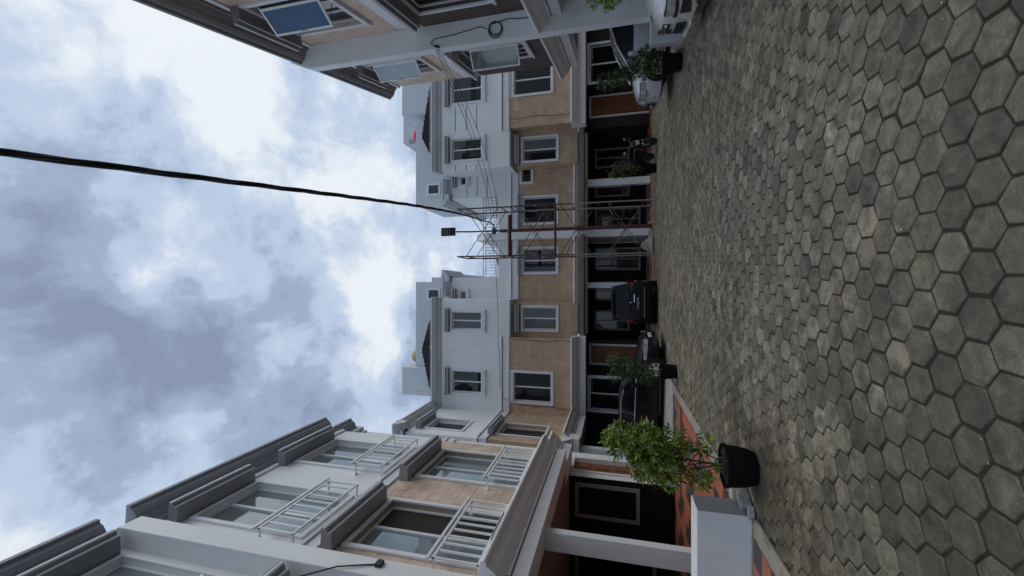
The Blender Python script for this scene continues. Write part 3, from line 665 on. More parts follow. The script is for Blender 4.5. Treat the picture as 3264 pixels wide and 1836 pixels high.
# dark surface strips painting the shade of shallow grooves between the upper windows of the right-hand back house
for z in (8.08, 8.62, 9.18):
    MB(OBR).box(FA, 7.7, 8.85, .001, .006, z, z + .03).build('groove_shade_strip', 'groove', hbr)
    MB(OBR).box(FA, 5.72, 6.0, .001, .006, z, z + .03).build('groove_shade_strip', 'groove', hbr)
    MB(OBR).box(FC, 4.7, 5.75, .001, .006, z - .12, z - .09).build('groove_shade_strip', 'groove', hbr)
OPB = (2.6, 20, 0)
pb = thing('party_wall', 'slim white pier between the two back houses behind the lamp pole', 'wall', OPB)
m = MB(OPB); m.box(FC, 2.425, 2.775, -5, .42, .03, 8.0); m.add([FC(2.425, .42, 8.0), FC(2.775, .42, 8.0), FC(2.775, .1, 8.5), FC(2.425, .1, 8.5), FC(2.425, -5, 8.5), FC(2.775, -5, 8.5), FC(2.425, -5, 8), FC(2.775, -5, 8)], [(0, 1, 2, 3), (3, 2, 5, 4), (0, 3, 4, 6), (1, 7, 5, 2)])
m.build('pier', 'white', pb)
bl(MB(OPB), 2.2, 2.95, 18.9, 19.5, .03, .14).build('plinth', 'kerb', pb)

# wing at the back left that turns the corner
OW = (-5.9, 16.5, 0)
wg = thing('row_house', 'narrow corner wing of white and cream at the back left', 'house', OW, group='row houses round the courtyard')
H3 = (15.95, 17.15, 7.75, 9.3); H2 = (15.95, 17.25, 4.35, 6.2)
MB(OW).wall(FW, 15.3, 18.895, 6.45, 10.1, [H3]).build('wall', 'white', wg)
MB(OW).wall(FW, 15.3, 18.895, 3.3, 6.45, [H2]).build('wall', 'cream', wg)
FE = FBY(15.3)
MB(OW).wall(FE, -11, -5.9, 6.45, 10.2, [(-7.6, -6.5, 7.8, 9.3)]).build('end_wall', 'white', wg); MB(OW).wall(FE, -11, -5.9, 3.3, 6.45, [(-7.4, -6.15, 4.35, 6.2)]).build('end_wall', 'cream', wg)
window(wg, FE, -7.6, -6.5, 7.8, 9.3, OW); window(wg, FE, -7.4, -6.15, 4.35, 6.2, OW)
bandp = [(-.02, 6.46), (.06, 6.46), (.06, 6.775), (.0, 6.775), (.0, 6.81), (.11, 6.81), (.11, 6.87), (-.02, 6.88)]
band(wg, FE, bandp, -11, -5.85, OW, 'floor_band'); band(wg, FE, ROOFB, -11, -5.5, OW, 'roof_cornice', 'palegrey'); band(wg, FW, bandp, 15.3, 18.85, OW, 'floor_band')
band(wg, FW, ROOFB, 15.1, 18.5, OW, 'roof_cornice', 'palegrey'); band(wg, FW, [(w, z + .18) for w, z in STRIP], 15.3, 18.85, OW, 'string_course', 'dimframe')
band(wg, FW, CANOPY, 15.2, 18.45, OW, 'canopy_cornice'); band(wg, FE, CANOPY, -11, -5.5, OW, 'canopy_cornice')
window(wg, FW, *H3, OW, panes=1, dep=.16); hood(wg, FW, 15.75, 17.35, 9.5, OW, .34); window(wg, FW, *H2, OW, panes=1, dep=.16); hood(wg, FW, 15.75, 17.45, 6.34, OW, .34)
MB(OW).box(FW, 15.3, 18.9, -5, -.26, 9.95, 10.2).build('roof', 'greywall', wg)
MB(OW).box(FW, 15.3, 18.9, -5, -.3, 2.87, 2.95).build('soffit', 'soffit', wg)
MB(OW).box(FW, 15.35, 15.6, -.25, .0, .02, 2.859).build('column', 'white', wg)
bl(MB(OW), -10, -9.8, 12.1, 21, 0, 2.86).build('carport_wall', 'black', wg)
bl(MB(OW), -9.79, -5.95, 19.0, 19.2, 0, 3.3).build('carport_wall', 'black', wg)
bl(MB(OW), -9.79, -6.2, 15.3, 15.5, 0, 2.868).build('carport_wall', 'black', wg)
m = MB(OW)
for zz in (10.55, 10.75, 10.95, 11.15): m.box(ID, -6.9, -6.0, 19.6, 19.63, zz, zz + .03)
for xx in (-6.9, -6.75, -6.6, -6.45, -6.3, -6.15, -6.02): m.box(ID, xx, xx + .025, 19.605, 19.625, 10.2, 11.15)
m.build('roof_railing', 'dimframe', wg)

# ------------------------------------------------------------------ right row houses
OR1 = tuple(FR(2.7, 0, 0)); OR0 = tuple(FR(-2.5, 0, 0))
hr1 = thing('row_house', 'cream and dark brown row house on the right beyond the tall white pier', 'house', OR1, group='row houses round the courtyard')
hr0 = thing('row_house', 'cream and dark brown row house at the top edge with blue open sash', 'house', OR0, group='row houses round the courtyard')
BR_ROOF = [(w * .95, z + .02) for w, z in ROOF]
BAND_R = [(-.02, 6.52), (.04, 6.52), (.04, 6.60), (.20, 6.62), (.20, 6.70), (.04, 6.74), (.04, 7.14), (-.02, 7.14)]
for h, org, s0, s1, a3, a2, cend in ((hr1, OR1, .36, 5.05, (2.2, 3.6, 7.74, 9.62), (2.1, 3.45, 4.34, 6.2), 4.75), (hr0, OR0, -7.5, -.001, (-2.55, -.86, 7.75, 9.62), (-2.5, -.86, 4.45, 6.2), -.005)):
    MB(org).wall(FR, s0, s1, 6.5, 10.1, [a3]).build('wall', 'creamtile', h); MB(org).wall(FR, s0, s1, 2.9, 6.5, [a2]).build('wall', 'brown', h)
    band(h, FR, BR_ROOF, s0, s1, org, 'roof_cornice', 'browntrim'); band(h, FR, [(w, z + .08) for w, z in STRIP], s0, s1, org, 'string_course'); band(h, FR, BAND_R, s0, s1 - .2, org, 'floor_band')
    band(h, FR, CANOPY, s0, cend, org, 'canopy_cornice')
    roof_cap(h, FR, s0, s1, org)
    for q, zh, gl in ((a3, 9.72, 'blueglass' if h is hr0 else 'tealglass'), (a2, 6.28, 'tealglass')):
        window(h, FR, *q, org, panes=3, pm=['opening', 'glass', 'glass'], sur=.11)
        hood(h, FR, q[0] - .12, q[1] + .14, zh, org, .36, 'browntrim'); sill(h, FR, q[0] - .14, q[1] + .14, q[2] - .1, org, .08)
        if q is a3 or h is hr1: casement(h, FR, q[0] + (.14 if h is hr0 else .0), q[2] + .1, q[3] - .22, .60, R(44 if q is a3 else 62), org, gl)
    MB(org).add([FR(s1, 0, 2.9), FR(s1, -6, 2.9), FR(s1, -6, 10.2), FR(s1, 0, 10.2)], [(0, 1, 2, 3)]).build('end_wall', 'white', h)
    MB(org).box(FR, s0, s1 + .0, -6, -.3, 2.87, 2.95).build('soffit', 'soffit', h)
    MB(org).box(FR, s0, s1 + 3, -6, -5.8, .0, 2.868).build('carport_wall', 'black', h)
# more roof structures behind the right-hand corner
OT = (9.6, 24, 0)
tk = thing('roof_block', 'tall pale grey stair block showing above the eaves at upper right of back houses', 'building', OT)
bl(MB(OT), 9.5, 16, 24.5, 29, 3, 15.1).build('wall', 'greywall', tk)
bl(MB(OT), 9.4, 9.62, 24.3, 24.49, 12.5, 14.6).build('downpipe', 'dimframe', tk)
OPR = tuple(FR(.18, .3, 0))
pr = thing('party_wall', 'tall white pier between the two right houses carrying a coiled black cable', 'wall', OPR)
m = MB(OPR); m.box(FR, .0, .355, -6, .57, .115, 10.2)
m.add([FR(0, .57, 10.2), FR(.355, .57, 10.2), FR(.355, .36, 10.75), FR(0, .36, 10.75), FR(0, -6, 10.75), FR(.355, -6, 10.75), FR(0, -6, 10.2), FR(.355, -6, 10.2)], [(0, 1, 2, 3), (3, 2, 5, 4), (0, 3, 4, 6), (1, 7, 5, 2)])
m.build('pier', 'white', pr)
OSR = tuple(FR(.18, .9, 0))
sr = thing('low_wall', 'low pale dividing wall beside the white car', 'wall', OSR)
MB(OSR).box(FR, .0, .355, .572, 1.16, .0, .78).build('wall_block', 'greywall', sr, bevel=.01)

# roof tanks
t = MB((8.85, 21.9, 12.66)).lathe((8.85, 21.9, 12.66), [(.34, 0), (.36, .10), (.30, .24), (.16, .31), (.08, .36)], 14).build('water_tank', 'redtank', smooth=True); tag(t, 'red plastic tank on the flat roof at the back right', 'tank')
t = MB((-4.0, 22, 12.66)).lathe((-4.0, 22.2, 12.66), [(.40, 0), (.40, .3), (.30, .48), (.12, .56)], 14).build('water_tank', 'beige', smooth=True); tag(t, 'beige domed tank on the flat roof at the back left', 'tank')
t = MB((1.2, 20.6, 7.2)); t.add([(.55, 20.5, 7.2), (1.75, 20.6, 7.2), (1.5, 20.9, 7.72), (.75, 20.9, 7.42), (.55, 21.3, 7.2), (1.75, 21.3, 7.2)], [(0, 1, 2, 3), (3, 2, 5, 4), (0, 3, 4), (1, 5, 2)])
tag(t.build('tarpaulin', 'cable'), 'black sheet heaped behind the roof deck railing', 'tarpaulin')

# ------------------------------------------------------------------ scaffold, lamp, cables
OSC = (2.35, 17.2, 0)
sc = thing('scaffold_tower', 'narrow rusty tube scaffold tower with crossed braces round the lamp pole', 'scaffold', OSC)
sx = (1.36, 3.42); sy = (16.75, 17.95)
for x in sx:
    for y in sy:
        MB(OSC).tube([(x, y, .02), (x, y, 3.3)], .028, 8).build('upright', 'galv', sc); MB(OSC).tube([(x, y, 3.3), (x, y, 8.25)], .032, 8).build('upright', 'rust', sc)
        MB(OSC).lathe((x, y, .0), [(.06, 0), (.06, .012), (.03, .02), (.03, .06)], 10).build('base_plate', 'galv', sc)
for x in sx:
    for z in (1.75, 2.25, 3.3, 4.0, 5.9, 6.3, 7.8, 8.24): MB(OSC).tube([(x, sy[0], z), (x, sy[1], z)], .024, 6).build('ledger', 'rust', sc)
for z0, z1 in ((.45, 1.9), (2.5, 3.75), (4.25, 5.65), (6.4, 7.85)):
    for y in sy:
        MB(OSC).tube([(sx[0], y - .03, z0), (sx[1], y - .03, z1)], .017, 5).build('cross_brace', 'rust', sc); MB(OSC).tube([(sx[0], y + .03, z1), (sx[1], y + .03, z0)], .017, 5).build('cross_brace', 'rust', sc)
for z, hh in ((3.92, .10), (5.82, .16)):
    MB(OSC).tube([(sx[0] - .05, sy[0], z + hh / 2), (sx[1] + (.05 if hh < .12 else -.35), sy[0], z + hh / 2)], hh / 2, 8).build('transom', 'steel', sc)
OLP = (2.62, 18.2, 0)
lp = thing('street_lamp', 'dark red steel lamp pole with flat rectangular lamp head on top', 'street lamp', OLP)
MB(OLP).lathe((2.62, 18.2, 0), [(.10, 0), (.10, .1), (.085, .12), (.085, 3.2), (.075, 3.22), (.075, 6.7), (.06, 6.72)], 14).build('pole', 'steel', lp, smooth=False)
MB(OLP).tube([(2.62, 18.2, 6.72), (2.63, 18.15, 8.35), (2.63, 18.0, 8.8)], .036, 8).build('upper_pole', 'dark', lp)
lh = MB(OLP).box(lambda a, b, c: Vector((2.61 + a * math.cos(.08) - c * .09, 17.8 + b - c * .55, 8.75 + c)), -.19, .19, -.04, .04, 0, .57).build('lamp_head', 'dark', lp, bevel=.02)
for k in range(4): MB(OLP).box(lambda a, b, c: Vector((2.61 + a - c * .09, 17.8 + b - c * .55, 8.75 + c)), -.15, .12, -.056, -.042, .22 + k * .08, .25 + k * .08).build('led_strip', 'galv', lh)
bl(MB(OLP), 2.46, 2.80, 18.02, 18.4, 0, .07).build('footing', 'kerb', lp)
MB(OLP).tube([(2.50, 18.05, 7.0), (2.72, 18.1, 7.05), (2.74, 18.35, 7.0), (2.5, 18.35, 7.05), (2.48, 18.1, 6.95), (2.7, 18.05, 6.85)], .04, 6).build('cable_bundle', 'cable', lp)
def catenary(a, b, sag, n=24):
    a, b = Vector(a), Vector(b); return [a.lerp(b, i / n) - Vector((0, 0, sag * 4 * (i / n) * (1 - i / n))) for i in range(n + 1)]
# thick twisted service cable passing overhead
ctrl = [(-2, 6.12), (.2, 6.03), (2, 5.95), (4, 5.90), (6.1, 5.83), (8.2, 5.84), (11, 6.10), (14, 6.62), (17.7, 7.42)]
def along(y):
    for k in range(len(ctrl) - 1):
        if y <= ctrl[k + 1][0]:
            p0, p1, p2, p3 = ctrl[max(k - 1, 0)], ctrl[k], ctrl[k + 1], ctrl[min(k + 2, len(ctrl) - 1)]; f = (y - p1[0]) / (p2[0] - p1[0]); h = p2[0] - p1[0]
            m1 = (p2[1] - p0[1]) / (p2[0] - p0[0]) * h; m2 = (p3[1] - p1[1]) / (p3[0] - p1[0]) * h
            return p1[1] * (2 * f ** 3 - 3 * f * f + 1) + m1 * (f ** 3 - 2 * f * f + f) + p2[1] * (3 * f * f - 2 * f ** 3) + m2 * (f ** 3 - f * f)
    return ctrl[-1][1]
pts = [Vector((.728 + .131 * y, y, along(y))) for y in [-1.5 + 19.2 * i / 70 for i in range(71)]]; m = MB((2.6, 12, 7))
for ph in (0, 2.1, 4.2):
    q = []
    for i, p in enumerate(pts): a = i * .8 + ph; q.append(p + Vector((math.cos(a) * .016, 0, math.sin(a) * .016)))
    m.tube(q, .018, 6)
m.tube([(3.046, 17.7, 7.42), (2.99, 17.85, 7.15), (2.92, 17.95, 7.0), (2.8, 18.0, 6.95), (2.7, 18.1, 7.0)], .03, 6)
tag(m.build('service_cable', 'cable'), 'thick twisted black cable running overhead to the lamp pole', 'cable')
pin = FR(.0, .45, 6.26)
for k, (a, b, sg, r, lab) in enumerate((
        (FR(-.02, .50, 6.25), (2.62, 18.1, 7.05), .30, .009, 'black wire sagging from the right pier to the lamp pole, uppermost'),
        (FR(-.02, .52, 6.20), (2.66, 18.1, 6.95), .38, .008, 'black wire sagging from the right pier to the lamp pole, in the middle'),
        (FR(-.02, .54, 6.15), (2.62, 18.1, 6.85), .50, .008, 'black wire sagging from the right pier to the lamp pole, lowest'),
        ((5.0, 20.1, 7.5), (2.7, 18.1, 7.0), .12, .009, 'short thin wire from the grooved upper wall to the lamp pole'),
        ((2.55, 18.1, 7.1), (-2.75, 18.83, 7.0), .10, .012, 'thin wire from the lamp pole to the left back house'))):
    tag(MB(Vector(a)).tube(catenary(a, b, sg), r, 5).build('wire', 'cable'), lab, 'cable', 'thin wires strung from the lamp pole')
tag(MB((-2.75, 18.8, 7)).tube([(-2.75, 18.83, 7.0), (-2.95, 18.86, 6.96), (-3.6, 18.86, 6.93), (-4.6, 18.86, 6.92), (-5.1, 18.86, 6.85), (-5.35, 18.80, 6.55), (-5.45, 18.86, 6.2), (-5.55, 18.88, 5.3), (-5.5, 18.88, 4.4), (-5.6, 18.88, 3.55)], .012, 5).build('wire', 'cable'), 'black wire drooping down the left back wall to the corner', 'cable')
tag(MB((8, 18.8, 5)).tube([(8.0, 18.86, 6.9), (7.99, 18.87, 6.0), (8.05, 18.88, 5.2), (7.98, 18.88, 4.3), (7.95, 18.86, 3.6)], .010, 5).build('wire', 'cable'), 'thin wire hanging down the cream wall of right back house', 'cable')
tag(MB((-2.3, 19, 5)).tube([(-2.42, 18.88, 6.3), (-2.44, 18.885, 5.4), (-2.5, 18.885, 4.8), (-2.42, 18.885, 4.0), (-2.46, 18.87, 3.5)], .010, 5).build('wire', 'cable'), 'thin wire hanging down the cream wall of left back house', 'cable')
# coil and lead on the right pier
def coil(F, s, z, r, org, n=4, wob=.02):
    m = MB(org)
    for k in range(n):
        c = (rnd.uniform(-wob, wob), rnd.uniform(-wob, wob)); rr = r * (1 - .06 * k)
        m.tube([F(s + c[0] + rr * math.cos(2 * math.pi * i / 24), .012 + .012 * k, z + c[1] + rr * 1.05 * math.sin(2 * math.pi * i / 24)) for i in range(25)], .008, 5)
    return m
FPS = lambda s, w, z: FR(-w, s, z)       # on the pier's side face: s = outwards from the wall
oc = FPS(.33, .02, 4.55)
m = coil(FPS, .33, 4.55, .18, oc)
m.tube([FPS(.50, .02, 6.22), FPS(.44, .02, 6.33), FPS(.34, .02, 6.25), FPS(.30, .02, 5.6), FPS(.22, .02, 4.95), FPS(.30, .02, 4.76)], .011, 5); m.tube([FPS(.22, .02, 4.72), FPS(.14, .02, 4.2), FPS(.18, .02, 3.9), FPS(.2, .03, 3.55), FPS(.1, .03, 3.3), FPS(-.05, .05, 2.9)], .011, 5)
m.tube([FPS(.5, .02, 6.22), FPS(.54, .015, 6.1)], .03, 6)
tag(m.build('cable_coil', 'cable'), 'coiled black cable hanging on the side of the right pier', 'cable')
FPL = lambda s, w, z: Vector((-4.16 + w, s, z))
m = coil(FPL, 5.56, 3.05, .15, (-4.15, 5.5, 3), 3); m.tube([FPL(5.56, .02, 3.2), FPL(5.75, .02, 3.3), (-4.0, 5.95, 3.45), (-3.95, 6.3, 3.5), (-3.96, 7.0, 3.5)], .01, 5)
tag(m.build('cable_coil', 'cable'), 'loop of black cable on the left pier just above the canopy', 'cable')
m = MB((-4.15, 5.4, 5)); m.tube([FPL(5.50, .01, 5.05), FPL(5.42, .02, 5.25), FPL(5.28, .03, 5.6), (-4.12, 4.6, 6.4), (-4.1, 3.6, 7.2)], .012, 5); m.box(FPL, 5.44, 5.56, .0, .05, 4.98, 5.08)
tag(m.build('wire', 'cable'), 'short black wire clipped to the face of the left pier', 'cable')

# ------------------------------------------------------------------ potted plants
def leaf_cloud(mb, c, n, rad, size, R_, squash=1.0, clump=7):
    """whorls of narrow leaves spread through an ellipsoid"""
    for _ in range(n // clump):
        while True:
            p = Vector((R_.uniform(-1, 1), R_.uniform(-1, 1), R_.uniform(-1, 1)))
            if .15 < p.length < 1 and R_.random() < p.length ** .8: break
        tip = Vector(c) + Vector((p.x * rad[0], p.y * rad[1], p.z * rad[2])); ax = (p + Vector((0, 0, .55)) + Vector((R_.gauss(0, .35), R_.gauss(0, .35), R_.gauss(0, .3)))).normalized()
        for _k in range(clump):
            side = ax.cross(Vector((R_.gauss(0, 1), R_.gauss(0, 1), R_.gauss(0, 1)))).normalized()
            d = (ax * R_.uniform(.15, .9) + side * R_.uniform(.5, 1)).normalized(); l = size * R_.uniform(.6, 1.25); wd = l * R_.uniform(.14, .19)
            s_ = d.cross(ax if abs(d.dot(ax)) < .95 else Vector((1, 0, 0))).normalized() * wd; b0 = tip + ax * R_.uniform(-.03, .03)
            dr = Vector((0, 0, -l * .12))
            mb.add([b0, b0 + d * l * .5 + s_, b0 + d * l + dr, b0 + d * l * .5 - s_], [(0, 1, 2), (0, 2, 3)])
def potted(name, label, loc, pot_r, pot_h, stems, clouds, lm, size, n, seed, pot_prof=None, tip=None):
    R_ = random.Random(seed); t = thing(name, label, 'potted plant', loc, group='potted shrubs along the courtyard edge')
    pr_ = pot_prof or [(pot_r * .74, 0), (pot_r * .80, .01), (pot_r * .93, pot_h * .6), (pot_r, pot_h - .035), (pot_r * 1.05, pot_h - .03), (pot_r * 1.05, pot_h), (pot_r * .95, pot_h), (pot_r * .93, pot_h - .05)]
    MB().lathe((0, 0, 0), pr_, 28).build('pot', 'pot', t, smooth=True)
    sm_ = MB(); nn = 20; vs = [(0, 0, pot_h - .02)] + [(pot_r * .94 * q * math.cos(2 * math.pi * k / nn), pot_r * .94 * q * math.sin(2 * math.pi * k / nn), pot_h - .035 + R_.uniform(-.012, .02)) for q in (.5, 1) for k in range(nn)]
    sm_.add(vs, [(0, 1 + k, 1 + (k + 1) % nn) for k in range(nn)] + [(1 + k, 1 + nn + k, 1 + nn + (k + 1) % nn, 1 + (k + 1) % nn) for k in range(nn)]); sm_.build('soil', 'soil', t)
    tr = MB()
    for pts_, r in stems: tr.tube(pts_, [r * (1 - .55 * i / (len(pts_) - 1)) for i in range(len(pts_))], 6)
    base = stems[0][0][-1]
    for c, rad, fr in clouds:
        for _ in range(4):
            e = Vector(c) + Vector((R_.uniform(-.7, .7) * rad[0], R_.uniform(-.7, .7) * rad[1], R_.uniform(-.6, .7) * rad[2])); s0 = R_.choice(stems)[0]; b = Vector(s0[R_.randrange(1, len(s0))])
            tr.tube([b, b.lerp(e, .5) + Vector((0, 0, .03)), e], [.008, .006, .003], 4)
    tr.build('trunk', 'bark', t)
    cr_ = MB()
    for c, rad, fr in clouds: leaf_cloud(cr_, c, int(n * fr), rad, size, R_)
    cr_.build('crown', lm, t)
    if tip:
        tm = MB()
        for c, rad, fr in tip: leaf_cloud(tm, c, int(n * fr), rad, size * .9, R_)
        tm.build('young_leaves', 'leafR', t)
    return t
bowl = [(.155, 0), (.185, .010), (.215, .09), (.232, .20), (.238, .30), (.252, .305), (.252, .34), (.232, .34), (.225, .30)]
potted('potted_shrub', 'large leafy green shrub in wide black pot beside the low white wall', (-2.11, 5.36, .01), .245, .34,
       [([(0, 0, .3), (.01, 0, .55), (.03, .01, .8), (.05, 0, 1.05), (.1, 0, 1.3)], .016), ([(.02, .02, .3), (-.08, .03, .6), (-.14, 0, .9), (-.16, 0, 1.15)], .012), ([(.02, -.03, .3), (.16, -.02, .6), (.24, 0, .9)], .010)],
       [((.18, .0, 1.50), (.22, .2, .24), .24), ((.15, .0, 1.20), (.27, .24, .24), .24), ((-.10, .02, 1.24), (.20, .2, .18), .13), ((-.13, .0, .96), (.21, .2, .17), .13), ((.20, 0, .90), (.20, .2, .16), .10), ((.03, .05, .98), (.14, .2, .18), .06), ((-.16, -.05, .62), (.13, .16, .13), .05), ((.24, -.03, .54), (.12, .12, .09), .025), ((-.05, 0, .46), (.18, .16, .06), .02)],
       'leafA', .074, 5200, 4, bowl, tip=[((-.2, 0, 1.0), (.2, .2, .2), .02)])
potted('potted_shrub', 'dark shrub in black pot in front of the black sedan wheel', (-2.24, 11.72, 0), .22, .42,
       [([(0, 0, .4), (.02, 0, .8), (.05, 0, 1.2), (.1, 0, 1.6)], .014), ([(0, 0, .4), (-.12, 0, .9), (-.2, 0, 1.3)], .010)],
       [((.18, 0, 1.55), (.28, .25, .24), .3), ((.02, 0, 1.2), (.36, .3, .26), .3), ((-.22, 0, 1.58), (.22, .2, .2), .1), ((-.1, 0, .82), (.3, .28, .26), .22)], 'leafB', .07, 2600, 5, tip=[((.24, 0, 1.66), (.22, .2, .16), .10), ((-.1, 0, .9), (.3, .3, .3), .04)])
potted('potted_shrub', 'slim olive green shrub in black pot in front of back column', (4.80, 17.35, 0), .22, .42,
       [([(0, 0, .4), (0, 0, .9), (-.03, 0, 1.5)], .014)],
       [((-.05, 0, 1.62), (.28, .25, .32), .4), ((.02, 0, 1.15), (.34, .3, .34), .45), ((-.02, 0, .75), (.22, .22, .2), .15)], 'leafC', .08, 1700, 6)
potted('potted_shrub', 'dark bushy shrub in black pot in front of the silver car', (5.57, 10.85, 0), .25, .44,
       [([(0, 0, .4), (-.03, 0, .9), (-.15, 0, 1.4), (-.3, 0, 1.9)], .014), ([(0, 0, .4), (.1, 0, .8), (.1, 0, 1.1)], .012)],
       [((-.26, 0, 1.84), (.19, .2, .24), .2), ((-.18, 0, 1.48), (.22, .22, .24), .2), ((.10, 0, .80), (.42, .32, .34), .55), ((-.05, 0, 1.15), (.26, .25, .16), .12)], 'leafB', .075, 3800, 7, tip=[((-.3, 0, 1.6), (.15, .15, .25), .015)])
potted('potted_shrub', 'bright green shrub at the top edge over the white car bonnet', (4.42, 6.10, 0), .25, .44,
       [([(0, 0, .4), (.0, 0, .9), (-.02, 0, 1.4)], .014)],
       [((-.06, .05, 1.74), (.25, .25, .26), .45), ((.06, .05, 1.42), (.24, .24, .24), .35), ((.1, 0, 1.05), (.2, .2, .2), .2)], 'leafA', .075, 2600, 8)

# rubble beside the low wall
def rock(loc, s, seed, m, name, label, cat, sh=(1, 1, 1)):
    R_ = random.Random(seed); b = bmesh.new(); bmesh.ops.create_icosphere(b, subdivisions=2, radius=1)
    for v in b.verts:
        k = 1 + .45 * mnoise.noise(v.co * 1.6 + Vector((seed, 0, 0))); v.co = Vector((max(-.75, min(.75, v.co.x * k)) * sh[0], max(-.8, min(.8, v.co.y * k)) * sh[1], max(-.7, min(.7, v.co.z * k)) * sh[2])) * s
    me = bpy.data.meshes.new(name); b.to_mesh(me); b.free(); o = bpy.data.objects.new(name, me); COL.objects.link(o); me.materials.append(M[m])
    o.location = loc; o.rotation_euler = (R_.uniform(-.3, .3), R_.uniform(-.3, .3), R_.uniform(0, 3)); tag(o, label, cat); return o
rock((-2.60, 5.60, .06), .13, 3, 'rubble', 'concrete_lump', 'broken grey concrete lump leaning at the foot of the low white wall', 'rubble', (1.2, .8, .8))
rock((-2.66, 5.40, .04), .075, 5, 'rubble', 'concrete_chip', 'small pale concrete chip at the near corner of low wall', 'rubble', (1, 1.3, .7))
o = bl(MB((-2.62, 5.80, .0)), -2.70, -2.57, 5.73, 5.87, .013, .16).build('brick', 'sandbrick', bevel=.01); tag(o, 'squared white block between the low wall and the pot', 'brick')
m = MB()
for _ in range(170):
    a, q = rnd.uniform(0, 6.28), abs(rnd.gauss(0, .55)); x, y = -2.15 + q * math.cos(a) * .8, 5.15 + q * math.sin(a) * 1.2
    if x < -2.68: continue
    s = rnd.uniform(.002, .007); zz = .004
    m.add([(x, y, zz + s), (x + s, y, zz), (x - s * .6, y + s, zz), (x - s * .5, y - s, zz)], [(0, 1, 2), (0, 2, 3), (0, 3, 1), (1, 3, 2)])
m.build('gravel', 'kerb', kind='stuff')
m = MB()
for _ in range(120):
    x, y = rnd.uniform(-2.6, 4), rnd.uniform(1.2, 9); s = rnd.uniform(.004, .010); a = rnd.uniform(0, 6.28)
    dx, dy = math.cos(a) * s, math.sin(a) * s
    m.add([(x - dx, y - dy, .006), (x + dy * .5, y - dx * .5, .008), (x + dx, y + dy, .006), (x - dy * .5, y + dx * .5, .010)], [(0, 1, 2, 3)])
m.build('litter', 'sandbrick', kind='stuff')

